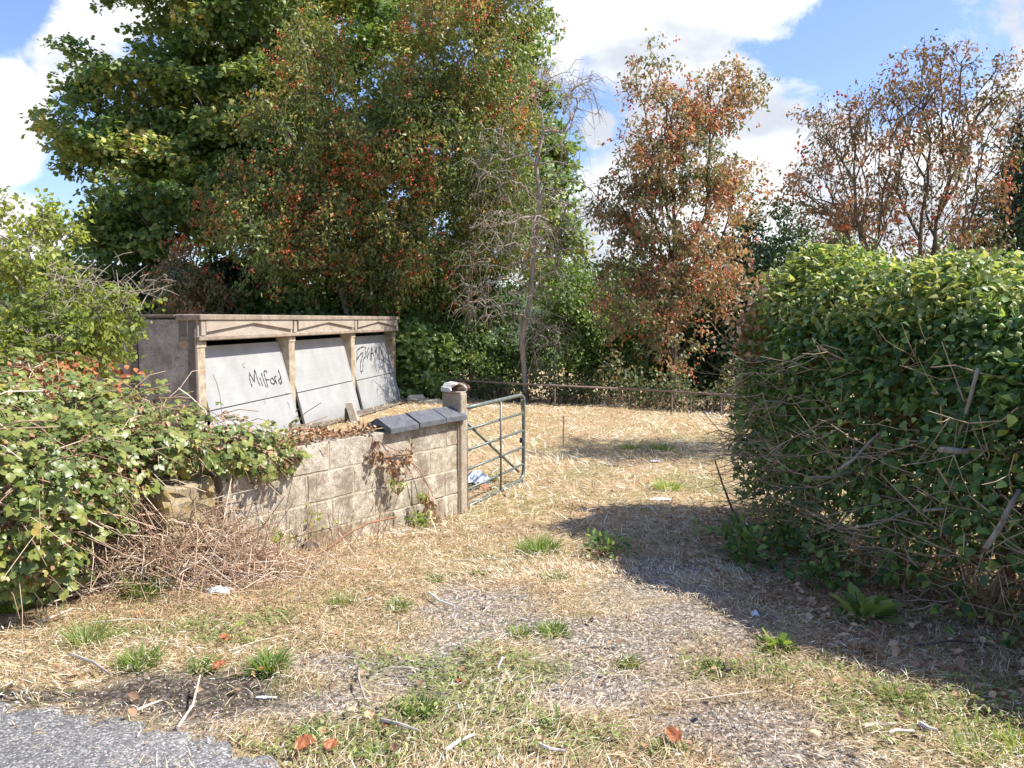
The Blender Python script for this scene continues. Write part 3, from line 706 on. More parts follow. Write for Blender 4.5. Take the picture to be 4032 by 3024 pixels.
card = npobj('paper_card', [cd + np.array(v) for v in ((-.065, 0, -.07), (.065, 0, -.06), (.07, .03, .07), (-.06, .03, .065), (-.065, .01, -.07), (.065, .01, -.06), (.07, .04, .07), (-.06, .04, .065))],
             [np.array([[0, 1, 2, 3], [7, 6, 5, 4], [0, 4, 5, 1], [2, 6, 7, 3]])], M['white'], origin=cd)
tag(card, 'small white card lying at the foot of the right hand garage door', 'card')
for i, (px, py, Yd, s, mt, lab) in enumerate([(1640, 1578, 19.0, .22, 'board', 'pale lump of broken concrete on the dry grass right of the garages'), (1700, 1588, 18.6, .26, 'mortar', 'flat grey slab of rubble on the grass behind the gate post'),
                                         (1905, 1925, 0, .07, 'brick', 'red brick fragment on the ground by the foot of the gate'), (1215, 2165, 0, .07, 'dark_stone', 'dark stone lying at the foot of the block wall')]):
    p = ground_at(px, py) if Yd == 0 else at(px, py, Yd); p[2] = float(G(p[0], p[1]))
    V, F = box_geo((p, unit(np.array([1, .3 * i, 0])), unit(np.array([-.3 * i, 1, 0]))), -s, s, -s * .7, s * .7, -.02, s * (.75 if i != 1 else .3), bevel=s * .3, rough=s * .12, cuts=1)
    tag(npobj('rubble_lump', V, F, M[mt], origin=p), lab, 'rubble')

# ------------------------------------------------------------------ field gate
ga = at(1830, 1611, 7.28); gb = at(2062, 1553, 8.65); ga[2] = gb[2] = .755
gate = thing('field_gate', 'green painted tubular steel gate standing open behind the gate post', 'gate', (ga[0], ga[1], -.25))
gd = unit(gb - ga); Lg = np.linalg.norm(gb - ga); zt = .755; zb = -.21
gp = lambda s, z: np.array([ga[0] + gd[0] * s, ga[1] + gd[1] * s, z])
rc = .11
fr_pts = [gp(.0, zt)] + [gp(s, zt) for s in (.4, .8, Lg - rc)] + [gp(Lg - rc + rc * math.sin(a), zt - rc + rc * math.cos(a)) for a in np.linspace(.3, 1.57, 6)] + [gp(Lg, z) for z in (.4, .1)] + \
         [gp(Lg - rc + rc * math.cos(a), zb + rc - rc * math.sin(a)) for a in np.linspace(0, 1.57, 6)] + [gp(s, zb) for s in (.8, .4, 0.0)]
V, F = tube1(fr_pts, .021, 10); npobj('frame', V, F, M['gate'], gate, smooth=True)
for z in (.545, .345, .155, -.04):
    V, F = tube1([gp(0, z), gp(Lg - .015, z)], .0135, 8); npobj('rail', V, F, M['gate'], gate, smooth=True)
V, F = tube1([gp(0.02, zb), gp(0.02, zt)], .019, 8); npobj('hanging_stile', V, F, M['gate'], gate, smooth=True)
sm = .66 * Lg * .98
V, F = tube1([gp(.80, zb + .02) + WN * 0 + np.array([.02, -.015, 0]), gp(.80, zt - .01) + np.array([.02, -.015, 0])], .0105, 8); npobj('upright', V, F, M['gate_bar'], gate, smooth=True)
V, F = tube1([gp(.02, .64) + np.array([-.025, .018, 0]), gp(Lg - .08, zb + .09) + np.array([-.025, .018, 0])], .014, 8); npobj('brace', V, F, M['gate'], gate, smooth=True)
V, F = tube1([gp(Lg + .02, zt - .04), gp(Lg - .07, zt - .06), gp(Lg - .05, zt - .17), gp(Lg + .01, zt - .30), gp(Lg + .03, zt - .15), gp(Lg + .02, zt - .04)], .011, 6); npobj('rusty_chain_loop', V, F, M['rust'], gate, smooth=True)
V, F = tube1([gp(Lg - .03, .22), gp(Lg - .03, -.30)], .009, 6); npobj('drop_bolt', V, F, M['interior'], gate)
V, F = box_geo((gp(Lg - .05, .24), gd, np.array([gd[1], -gd[0], 0])), -.03, .03, -.02, .02, -.03, .03, bevel=.006); npobj('latch', V, F, M['interior'], gate)
# crumpled sheet behind the post
def crumple(name, c, sx, sy, hz, mat, label, cat, n=9, seed=1, yaw=0, group=None):
    r = np.random.default_rng(seed); u, v = np.meshgrid(np.linspace(-1, 1, n), np.linspace(-1, 1, n), indexing='ij')
    e = (1 - .25 * r.random((n, n))); x = u * sx * e; y = v * sy * e
    z = hz * np.clip(1 - .6 * (u ** 2 + v ** 2), 0.03, 1) * (.35 + .65 * r.random((n, n)))
    cy, sy_ = math.cos(yaw), math.sin(yaw)
    P = np.stack([c[0] + x * cy - y * sy_, c[1] + x * sy_ + y * cy, c[2] + .008 + z], -1).reshape(-1, 3)
    P2 = P - np.array([0, 0, .004]); b = (np.arange(n - 1)[:, None] * n + np.arange(n - 1)[None]).ravel()
    F = np.stack([b, b + n, b + n + 1, b + 1], -1)
    o = npobj(name, np.concatenate([P, P2]), [np.concatenate([F, F[:, ::-1] + n * n])], mat, origin=c)
    return tag(o, label, cat, group)
gc = ground_at(1875, 1905)
crumple('plastic_sheet', gc, .17, .14, .16, M['bluewhite'], 'crumpled white and blue sheet on the ground behind the gate', 'litter', seed=4)
crumple('white_rag', ground_at(865, 2335), .085, .05, .045, M['white'], 'white torn rag lying on straw in front of the bramble heap', 'litter', seed=5)
crumple('white_scrap', ground_at(2580, 1818), .07, .05, .02, M['white'], 'small white scrap in the tree shade out in the field', 'litter', 6, 6)
crumple('white_scrap', ground_at(2595, 1968), .12, .04, .02, M['white'], 'flat white scrap on dry grass below the bright green weed', 'litter', 6, 7)
crumple('white_scrap', ground_at(1455, 2362), .022, .018, .015, M['white'], 'tiny white scrap on the gravel right of the grassy tuft', 'litter', 5, 8)
crumple('white_scrap', ground_at(2972, 2425), .025, .02, .03, M['white'], 'little white blob of litter in the shade left of the dandelion', 'litter', 5, 9)
crumple('white_strip', ground_at(1050, 2752), .05, .008, .008, M['white'], 'narrow white strip lying on the dark tarmac patch', 'litter', 5, 10)
crumple('black_plastic', ground_at(1235, 2246), .035, .022, .02, M['interior'], 'small black scrap of plastic on the straw below the wall', 'litter', 5, 11)

# ------------------------------------------------------------------ low rail fence at the end of the field
fence = thing('rail_fence', 'low single rail fence of rusty tube along the far end of the field', 'fence', (-1.7, 19.4, -.5))
ra = at(1750, 1494, 19.4); rb = at(2860, 1552, 15.6); rb2 = ra + (rb - ra) * 2.0
n_r = 8
for i in range(3):
    p = ra + (rb2 - ra) * (i / 3.); q = ra + (rb2 - ra) * ((i + 1) / 3. - .001)
    V, F = tube1([p, (p + q) / 2 + np.array([0, 0, -.012]), q], .021, 8); npobj('rail', V, F, M['rust'], fence, smooth=True)
for px in (1752, 2185, 2647, 2722, 2842):
    dA = ray(px, 1500); t = np.linalg.norm
    # where the sight line meets the rail's vertical plane
    k = (ra[0] * dA[1] - ra[1] * dA[0]) / ((ra[0] - rb[0]) * dA[1] - (ra[1] - rb[1]) * dA[0])
    p = ra + (rb - ra) * k
    V, F = tube1([[p[0], p[1], float(G(p[0], p[1])) - .2], [p[0], p[1], p[2] - .02]], .020 if px != 2722 else .015, 6); npobj('post', V, F, M['rust'], fence)
pst = ground_at(2218, 1756)
V, F = tube1([pst - [0, 0, .05], pst + [.0, 0, .2], pst + [.004, .01, .46]], .011, 5)
tag(npobj('thin_stake', V, F, M['wood_grey'], origin=pst), 'thin upright stake standing in the dry field beyond the gate', 'stake')

# ------------------------------------------------------------------ trees
def ell(px, py, Yd, rpx, rpy, ry):
    c = at(px, py, Yd); return c, np.array([rpx * Yd / F_PX, ry, rpy * Yd / F_PX])
def sample_ell(E, n, shell=.55):
    """points in the outer part of a union of ellipsoids, weighted by size"""
    w = np.array([e[1][0] * e[1][2] + .3 * e[1][1] for e in E]); w = w / w.sum(); P = []; O = []
    for (c, r), k in zip(E, rng.multinomial(n, w)):
        d = rdir(k); rad = shell + (1 - shell) * rng.random((k, 1)) ** .6
        P.append(c + d * r * rad); O.append(unit(d / r))
    return np.concatenate(P), np.concatenate(O)
def grow(trunk, targets, seg=.5, tip=.012, power=.42, up=.35, pen=.25):
    """a branching skeleton: each target is joined to the nearest wood; radii by the number of tips carried"""
    nodes = [np.array(p, float) for p in trunk]; par = [-1] + list(range(len(trunk) - 1)); plen = [0.0]
    for i in range(1, len(trunk)): plen.append(plen[-1] + np.linalg.norm(nodes[i] - nodes[i - 1]))
    A = np.zeros((len(targets) * 30 + 50, 3)); L = np.zeros(len(A)); n = len(nodes); A[:n] = nodes; L[:n] = plen
    order = np.argsort(np.linalg.norm(targets - A[n - 1], axis=1)); ends = []
    for ti in order:
        t = targets[ti]; d = np.linalg.norm(A[:n] - t, axis=1) + pen * L[:n] + np.where(A[:n, 2] > t[2] + .2, .8, 0)
        j = int(np.argmin(d)); a = A[j]; dist = np.linalg.norm(t - a); k = max(2, int(dist / seg)); k = min(k, 24)
        m = (a + t) / 2 + np.array([0, 0, up * dist * .5]) + rng.normal(size=3) * dist * .07
        prev = j
        for q in range(1, k + 1):
            f = q / k; p = a * (1 - f) ** 2 + 2 * m * f * (1 - f) + t * f * f
            if q < k: p = p + rng.normal(size=3) * seg * .06
            A[n] = p; L[n] = L[prev] + np.linalg.norm(p - A[prev]); par.append(prev); prev = n; n += 1
        ends.append(prev)
    cnt = np.zeros(n); cnt[ends] = 1
    for i in range(n - 1, 0, -1):
        cnt[par[i]] += cnt[i]
    rad = tip * np.maximum(cnt, 1) ** power
    par = np.array(par)
    return A[:n], par, rad, ends
def skeleton_obj(A, par, rad, mat, parent, name='trunk', sides=6, extra=None):
    i = np.arange(1, len(A)); p = par[i]
    big = rad[i] > .05; parts = []
    for sel, s in ((big, sides), (~big, 4)):
        ii = i[sel]
        if len(ii) == 0: continue
        pp = par[ii]; ext = A[ii] + (A[ii] - A[pp]) * .04
        rp = np.minimum(rad[pp], rad[ii] * 1.6)
        parts.append(tubes(np.stack([A[pp], ext], 1), np.stack([rp, rad[ii]], 1), s))
    if extra: parts.append(extra)
    V, F = join_geo(parts); return npobj(name, V, F, mat, parent, smooth=True)
def twigs_from(P, O, n_each, length, r, droop=.3):
    idx = np.repeat(np.arange(len(P)), n_each); N = len(idx)
    d = unit(O[idx] * .8 + rdir(N) * .9 + np.array([0, 0, .1])); l = length * rng.uniform(.5, 1.2, (N, 1))
    a = P[idx]; m = a + d * l * .5; e = a + d * l + np.array([0, 0, -1]) * l * droop
    ts = tubes(np.stack([a, m, e], 1), np.stack([np.full(N, r), np.full(N, r * .7), np.full(N, r * .35)], 1), 3)
    return ts, m, e, d
def tree(name, label, cat, base, trunk, E, n_t, n_leaf, T, size, mat, bark, shell=.5, spray_r=.35, up_w=.55, out_w=.5, rnd_w=.7, droop=.4, tip=.012, berries=0, twig=.45, group=None, crown_name='crown', bark_power=.42, flat=.6, grow_up=.3, cluster_col=.5, jitter=.25, wscale=1.0, tw_each=4, bunch=8, b_sd=.10, b_flat=.7, pen=.25, patchy=.35):
    base = np.asarray(base, float); th = thing(name, label, cat, base, group)
    P, O = sample_ell(E, n_t, shell)
    keep = P[:, 2] > base[2] + .05; P, O = P[keep], O[keep]
    A, par, rad, ends = grow(trunk, P, tip=tip, power=bark_power, up=grow_up, pen=pen)
    ts, tm, te, td = twigs_from(P, O, tw_each, twig, tip * .75)
    skeleton_obj(A, par, rad, bark, th, extra=ts)
    if n_leaf:
        nb = n_leaf // bunch; n_leaf = nb * bunch; idx = np.repeat(rng.integers(0, len(te), nb), bunch); f = np.repeat(rng.random((nb, 1)) * 1.1, bunch, axis=0); cr = rng.random(len(P))
        C = tm[idx] * (1 - f) + te[idx] * f + np.repeat(rng.normal(size=(nb, 3)) * np.array([spray_r, spray_r, spray_r * flat]), bunch, axis=0) + rng.normal(size=(n_leaf, 3)) * np.array([b_sd, b_sd, b_sd * b_flat])
        Oi = O[np.repeat(np.arange(len(P)), tw_each)[idx]]
        nrm = unit(Oi * out_w + np.array([0, 0, up_w]) + rdir(n_leaf) * rnd_w)
        yd = unit(Oi * .5 + rdir(n_leaf) + np.array([0, 0, -droop]))
        rr = np.clip(cr[np.repeat(np.arange(len(P)), tw_each)[idx]] * cluster_col + rng.random(n_leaf) * (1 - cluster_col) + (fbm(C[:, 0] * .75 + C[:, 1] * .4, C[:, 2] * .75 + 11, 19, 3) - .5) * patchy, 0, 1)
        V, F, rn = scatter(T, C, yd, nrm, size * rng.uniform(1 - jitter * 2, 1 + jitter, n_leaf), rnd=rr)
        o = npobj(crown_name, V, F, mat, th, attrs={'rnd': rn}); o['kind'] = 'stuff'
    if berries:
        pr_ = np.clip(fbm(te[:, 0] * .75 + te[:, 1] * .4, te[:, 2] * .75 + 11, 19, 3) - .30, .05, 1); k = rng.choice(len(te), berries, p=pr_ / pr_.sum()); c0 = te[k] + rng.normal(size=(berries, 3)) * .12 + O[np.repeat(np.arange(len(P)), tw_each)[k]] * .15
        cc = np.repeat(c0, 5, axis=0) + rng.normal(size=(berries * 5, 3)) * .05
        V, F, rn = scatter(T_BALL, cc, rdir(len(cc)), rdir(len(cc)), rng.uniform(.018, .034, len(cc)))
        o = npobj('berries', V, F, M['berry'], th, attrs={'rnd': rn}); o['kind'] = 'stuff'
    return th

def base_pt(px, Yd, sink=.1):
    p = at(px, 1500, Yd); return np.array([p[0], p[1], float(G(p[0], p[1])) - sink])
# big sycamore behind the garages
b = base_pt(1130, 25)
tree('sycamore_tree', 'huge dark green sycamore filling the left of the view behind the garages', 'tree', b,
     [b, b + [.1, 0, 1.2], b + [.0, .1, 2.4], b + [-.1, .1, 3.8], b + [0, 0, 5.2], b + [.2, 0, 6.8]],
     [ell(760, 110, 25, 330, 260, 3.2), ell(600, 400, 24.5, 300, 240, 3), ell(480, 620, 24, 240, 150, 2.2), ell(350, 480, 24, 110, 110, 1.3), ell(650, 800, 24, 350, 230, 3), ell(480, 1010, 23.5, 190, 160, 2),
      ell(1050, 620, 24, 380, 330, 3.2), ell(1150, 100, 25, 420, 330, 3.5), ell(1000, -300, 25, 560, 320, 4), ell(1500, 350, 25.5, 380, 420, 3.5), ell(1650, 850, 25, 380, 300, 3), ell(2020, 620, 25, 200, 330, 2.4),
      ell(1900, 250, 26, 240, 330, 2.5), ell(900, 1010, 24, 350, 170, 2.4), ell(900, 430, 24.6, 330, 300, 2.2), ell(700, 560, 24.8, 300, 300, 2.2), ell(2080, 880, 24.5, 150, 200, 2), ell(1350, 1050, 24, 300, 170, 2)],
     700, 150000, T_MAPLE, .15, M['maple'], M['bark'], shell=.35, bunch=16, b_sd=.17, b_flat=.4, spray_r=.24, tip=.014, twig=.6, up_w=1.1, droop=.5, flat=.5, tw_each=5, cluster_col=.45)
# rowans in front of it
b = base_pt(1430, 21.6)
tree('rowan_tree', 'green rowan hung with red berries reaching down over the garage roof', 'tree', b,
     [b, b + [-.1, 0, 1.], b + [-.3, -.1, 2.2], b + [-.6, -.2, 3.4]],
     [ell(1140, 700, 20.3, 170, 330, 1.1), ell(1050, 950, 20, 200, 150, 1.0), ell(1260, 330, 20.8, 130, 280, 1.0), ell(1300, 900, 20.4, 170, 200, 1.0), ell(950, 820, 20.3, 120, 140, .9), ell(1180, 150, 21, 90, 160, .8)],
     230, 30000, T_NARROW, .125, M['rowan_green'], M['bark_grey'], shell=.2, bunch=14, b_sd=.10, b_flat=1, spray_r=.24, droop=.8, tip=.009, berries=620, twig=.5, up_w=.3, group='rowan trees', flat=1.0)
b = base_pt(1860, 21.4)
tree('rowan_tree', 'tall rowan with scattered red berries, top out of frame, left of the bare tree', 'tree', b,
     [b, b + [0, 0, 1.2], b + [-.1, -.1, 2.6], b + [-.2, 0, 4], b + [-.2, 0, 5.4]],
     [ell(1820, 200, 20.5, 250, 250, 1.4), ell(1640, 560, 20.3, 200, 290, 1.3), ell(1900, 560, 20.6, 220, 300, 1.4), ell(1480, 560, 20.3, 130, 200, 1.0), ell(1700, 950, 20.4, 200, 200, 1.2), ell(1850, -150, 20.6, 260, 200, 1.5), ell(1500, 1000, 20.6, 150, 150, 1.0),
      ell(2080, 60, 20.6, 90, 60, .5), ell(1960, 850, 20.8, 170, 200, 1.1)],
     420, 64000, T_NARROW, .125, M['rowan_green'], M['bark_grey'], shell=.2, bunch=14, b_sd=.10, b_flat=1, spray_r=.24, droop=.8, tip=.009, berries=1100, twig=.55, up_w=.3, group='rowan trees', flat=1.0)
b = base_pt(740, 20.9)
tree('rowan_bush', 'small rust red rowan bush rising behind the left end of the garage roof', 'shrub', b, [b, b + [0, 0, .8], b + [0, 0, 1.6]],
     [ell(735, 1110, 20.9, 90, 120, .7), ell(700, 1200, 20.9, 60, 70, .6), ell(820, 1180, 20.9, 70, 90, .6)], 60, 5500, T_NARROW, .12, M['rowan_red'], M['bark_grey'], spray_r=.16, droop=1.2, tip=.008, berries=160, twig=.35)
b = base_pt(2650, 19.4)
tree('rowan_tree', 'rowan with orange red leaves standing in the middle gap behind the rail fence', 'tree', b,
     [b, b + [0, 0, 1.1], b + [.02, 0, 2.2], b + [-.05, 0, 3.2], b + [.0, 0, 4.2]],
     [ell(2620, 480, 19.2, 120, 130, .9), ell(2560, 330, 19.2, 60, 90, .4), ell(2560, 640, 19.2, 190, 120, 1.1), ell(2800, 420, 19.3, 90, 100, .6), ell(2740, 640, 19.2, 160, 130, 1.1), ell(2890, 760, 19.3, 110, 90, .8), ell(2440, 770, 19.2, 100, 90, .8),
      ell(2650, 850, 19.1, 260, 170, 1.3), ell(2480, 1000, 19.2, 110, 130, .9), ell(2780, 1050, 19.2, 140, 170, 1.0), ell(2640, 1150, 19.1, 130, 160, 1.0), ell(2450, 1190, 18.8, 110, 90, .7), ell(2620, 1330, 18.8, 90, 120, .6),
      ell(2930, 330, 19.3, 60, 30, .3), ell(2545, 230, 19.2, 30, 50, .2)],
     340, 24000, T_NARROW, .125, M['rowan_red'], M['bark'], shell=.15, bunch=10, b_sd=.075, b_flat=1, spray_r=.14, droop=.8, tip=.009, berries=420, twig=.42, up_w=.3, group='rowan trees', flat=1.0, grow_up=.25, pen=.7)
b = base_pt(3560, 10.8)
tree('rowan_tree', 'open branched rowan with sparse brown leaves rising above the right hand hedge', 'tree', b,
     [b, b + [0, 0, .6], b + [.02, 0, 1.0], b + [.0, 0, 1.5]],
     [ell(3620, 330, 10.8, 190, 90, 1.53), ell(3780, 400, 10.8, 140, 110, 1.19), ell(3270, 500, 10.7, 100, 70, 0.85), ell(3480, 480, 10.8, 180, 90, 1.53), ell(3200, 760, 10.6, 100, 80, 1.02), ell(3400, 700, 10.7, 190, 130, 1.53), ell(3680, 650, 10.8, 180, 150, 1.53),
      ell(3800, 800, 10.8, 100, 130, 1.02), ell(3360, 900, 10.7, 150, 90, 1.02), ell(3720, 930, 10.8, 120, 90, 1.02), ell(3930, 370, 10.8, 50, 30, 0.51), ell(3740, 260, 10.8, 40, 50, 0.51)],
     340, 13000, T_NARROW, .066, M['rowan_dark'], M['bark'], patchy=0, shell=.3, bunch=9, b_sd=.045, b_flat=1, spray_r=.07, droop=.9, tip=.0055, berries=40, twig=.27, up_w=.3, group='rowan trees', flat=1.0, grow_up=.2, bark_power=.40, pen=.8)
# grey dead tree with hanging twigs
def dead_tree():
    b = base_pt(2075, 18.9); th = thing('dead_tree', 'bare grey dead tree with tangled drooping twigs in front of the green trees', 'tree', b)
    tr = [b, at(2055, 1350, 18.9), at(2092, 1150, 18.8), at(2105, 950, 18.9), at(2128, 790, 18.9), at(2110, 650, 18.9), at(2140, 520, 18.9)]
    E = [ell(1960, 1180, 18.4, 180, 110, .8), ell(2000, 950, 18.4, 170, 200, .9), ell(2180, 1050, 18.7, 110, 200, .9), ell(1960, 650, 18.5, 150, 170, .9), ell(2240, 780, 18.9, 130, 160, .8), ell(2230, 450, 18.9, 120, 170, .8), ell(2130, 330, 18.9, 60, 100, .5), ell(2290, 330, 18.9, 60, 60, .4), ell(2150, 1300, 18.7, 130, 100, .8)]
    P, O = sample_ell(E, 300, .1)
    A, par, rad, ends = grow(tr, P, tip=.008, power=.38, up=.45, seg=.35, pen=.1)
    N = 900; idx = rng.integers(0, len(P), N); d = unit(O[idx] * .7 + rdir(N) * 1.3); l = rng.uniform(.25, .9, (N, 1)); a = P[idx] + rng.normal(size=(N, 3)) * .05
    p1 = a + d * l * .35 + [0, 0, .03]; p2 = a + d * l * .65 - np.array([0, 0, 1]) * l * .22; p3 = a + d * l * .85 - np.array([0, 0, 1]) * l * rng.uniform(-.1, .75, (N, 1))
    ex_ = tubes(np.stack([a, p1, p2, p3], 1), np.tile([.008, .007, .005, .003], (N, 1)), 3)
    skeleton_obj(A, par, rad, M['deadwood'], th, 'trunk', extra=ex_)
dead_tree()
# dark tree and ivy clad tree on the right, conifer
b = base_pt(3000, 27)
tree('evergreen_tree', 'dense blue green tree between the red rowan and the hedge top', 'tree', b, [b, b + [0, 0, 2], b + [0, 0, 3.5]],
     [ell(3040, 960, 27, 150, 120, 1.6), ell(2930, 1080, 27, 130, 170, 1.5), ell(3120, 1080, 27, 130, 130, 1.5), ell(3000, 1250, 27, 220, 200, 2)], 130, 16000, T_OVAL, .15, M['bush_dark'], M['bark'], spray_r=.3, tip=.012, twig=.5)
b = base_pt(3330, 26)
tree('conifer_tree', 'small pointed conifer just above the hedge left of the open rowan', 'tree', b, [b, b + [0, 0, 2], b + [0, 0, 3.2]],
     [ell(3330, 940, 26, 35, 60, .4), ell(3330, 1020, 26, 60, 70, .6), ell(3320, 1150, 26, 90, 120, .9)], 60, 5500, T_NARROW, .14, M['bush'], M['bark'], spray_r=.15, tip=.01, twig=.3)
b = base_pt(4180, 14)
tree('ivy_clad_tree', 'very dark ivy clad tree at the right edge with bare twigs above it', 'tree', b, [b, b + [0, 0, 1.5], b + [-.05, 0, 2.8], b + [-.1, 0, 4.2]],
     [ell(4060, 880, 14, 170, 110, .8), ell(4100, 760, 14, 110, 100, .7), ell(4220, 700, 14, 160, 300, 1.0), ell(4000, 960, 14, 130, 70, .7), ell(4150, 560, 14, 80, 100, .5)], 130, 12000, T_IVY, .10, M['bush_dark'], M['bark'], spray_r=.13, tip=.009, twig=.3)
def bare_twigs():
    b = base_pt(4100, 14.3); th = thing('bare_shrub', 'leafless twiggy branches against the sky at the right edge', 'shrub', b)
    E = [ell(3960, 560, 14.3, 90, 120, .5), ell(3900, 720, 14.3, 60, 60, .4), ell(4050, 420, 14.3, 60, 110, .5)]
    P, O = sample_ell(E, 70, .1); A, par, rad, ends = grow([b, at(4090, 1100, 14.3), at(4070, 900, 14.3)], P, tip=.006, power=.4, up=.3, seg=.3)
    ts, _, _, _ = twigs_from(P, O, 3, .3, .004); skeleton_obj(A, par, rad, M['bark'], th, extra=ts)
bare_twigs()
# undergrowth beyond the fence: individual bushes
under = [
 (1000, 22.3, [(960, 1230, 70, 60), (900, 1260, 80, 70)], 'bush_light', 'low sycamore sapling showing above the left part of the garage roof', T_MAPLE, .15, 2600),
 (1170, 22.2, [(1180, 1215, 85, 70), (1230, 1260, 80, 60)], 'bush_light', 'pale leaved sapling rising over the middle of the garage roof', T_MAPLE, .15, 3000),
 (1370, 22.1, [(1350, 1215, 75, 60), (1440, 1240, 90, 60)], 'bush', 'leafy sapling over the right part of the garage roof', T_MAPLE, .15, 3000),
 (1620, 20.6, [(1620, 1350, 80, 110), (1600, 1480, 70, 90), (1690, 1450, 70, 110)], 'bush_light', 'sycamore bush with pale broad leaves touching the right end of the garages', T_MAPLE, .16, 5200),
 (1800, 21.6, [(1780, 1250, 120, 170), (1830, 1430, 130, 150)], 'bush', 'dense green bush behind the left end of the rail fence', T_OVAL, .11, 10000),
 (1980, 22.2, [(1960, 1380, 130, 190), (1950, 1150, 110, 130)], 'bush', 'mid green bush behind the trunk of the dead tree', T_OVAL, .11, 9500),
 (2230, 22.4, [(2230, 1330, 150, 190), (2230, 1150, 110, 120)], 'bush_light', 'light green bush right of the dead tree', T_OVAL, .11, 12000),
 (2400, 22.6, [(2390, 1250, 140, 160), (2380, 1420, 130, 130)], 'bush', 'rounded green bush between the dead tree and the red rowan', T_OVAL, .11, 9500),
 (2330, 27, [(2300, 1150, 130, 110), (2450, 1130, 110, 100)], 'bush', 'olive green tree crown just under the skyline gap', T_OVAL, .14, 9000),
 (2570, 21.8, [(2570, 1400, 130, 170)], 'bush', 'shaded green bush under the red rowan', T_OVAL, .11, 7000),
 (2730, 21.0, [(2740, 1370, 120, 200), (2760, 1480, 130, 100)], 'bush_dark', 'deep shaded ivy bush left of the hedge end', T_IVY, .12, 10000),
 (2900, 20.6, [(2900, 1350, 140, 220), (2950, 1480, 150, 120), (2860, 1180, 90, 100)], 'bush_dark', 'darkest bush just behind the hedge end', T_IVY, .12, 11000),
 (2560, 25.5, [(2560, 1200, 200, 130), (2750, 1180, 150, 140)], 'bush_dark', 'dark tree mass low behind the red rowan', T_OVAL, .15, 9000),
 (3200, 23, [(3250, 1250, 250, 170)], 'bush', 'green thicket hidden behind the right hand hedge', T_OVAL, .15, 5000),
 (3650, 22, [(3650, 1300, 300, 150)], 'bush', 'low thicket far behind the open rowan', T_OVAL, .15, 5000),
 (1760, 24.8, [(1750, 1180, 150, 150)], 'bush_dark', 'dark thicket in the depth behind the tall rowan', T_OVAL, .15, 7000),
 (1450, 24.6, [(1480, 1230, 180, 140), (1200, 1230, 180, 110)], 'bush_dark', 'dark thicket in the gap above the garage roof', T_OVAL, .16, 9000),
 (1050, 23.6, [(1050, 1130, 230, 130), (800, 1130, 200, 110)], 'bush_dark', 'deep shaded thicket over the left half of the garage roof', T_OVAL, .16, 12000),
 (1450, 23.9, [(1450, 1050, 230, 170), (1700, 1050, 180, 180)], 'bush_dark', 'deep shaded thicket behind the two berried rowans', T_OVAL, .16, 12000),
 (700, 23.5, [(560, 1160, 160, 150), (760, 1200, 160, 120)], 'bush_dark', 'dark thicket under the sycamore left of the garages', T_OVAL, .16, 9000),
 (300, 26, [(330, 1150, 130, 120), (150, 1120, 130, 90)], 'bush', 'green hedge line seen far behind the yellow green shrub', T_OVAL, .16, 6000)]
for (px, Yd, els, mt, lab, T, sz, nl) in under:
    b = base_pt(px, Yd); top = max(at(e[0], e[1], Yd)[2] for e in els)
    tree('bush', lab, 'bush', b, [b, b + [0, 0, .4], b + [0, 0, max(.6, (top - b[2]) * .6)]],
         [ell(x, y, Yd, rx, ry, .9) for (x, y, rx, ry) in els], 60, nl, T, sz, M[mt], M['bark'], shell=.25, spray_r=.2, tip=.009, twig=.4, group='bushes behind the field', cluster_col=.4)
# extra low foliage down to the ground along the fence line
def fence_weeds():
    N = 9000; x = rng.uniform(-2.2, 6.2, N); y = 20.0 - (x + 1.7) * .62 + np.abs(rng.normal(size=N)) * .6
    lump = fbm(x * 1.7, y * .9, 41); h = rng.random(N) ** .8 * (.05 + 2.6 * np.clip(lump - .3, 0, 1))
    P = np.stack([x, y, G(x, y) + h], -1)
    V, F, rn = scatter(T_OVAL, P, rdir(N) + [0, 0, -.2], rdir(N) * .7 + [.2, -.4, .6], rng.uniform(.05, .11, N), rnd=np.clip(lump + rng.normal(size=N) * .2, 0, 1))
    tag(npobj('undergrowth', V, F, M['undergrowth'], attrs={'rnd': rn}), 'tangled weeds and low greenery along the far rail fence', kind='stuff')
    N = 700; x = rng.uniform(-2.2, 6.2, N); y = 19.9 - (x + 1.7) * .62 + np.abs(rng.normal(size=N)) * .5; a = np.stack([x, y, G(x, y)], -1)
    d = unit(rdir(N) * .6 + [0, 0, 1]); l = rng.uniform(.1, .5, (N, 1)) * (.2 + 1.3 * fbm(x * 1.4, x * 0, 43))[:, None]; e = a + d * l
    V, F = tubes(np.stack([a, (a + e) / 2 + rng.normal(size=(N, 3)) * .03, e], 1), np.tile([.006, .005, .003], (N, 1)), 3)
    tag(npobj('dead_stalks', V, F, M['stem_tan'], attrs={'rnd': np.repeat(rng.random(N) * .6, 9)}), 'brown dead stalks along the far rail fence', kind='stuff')
fence_weeds()

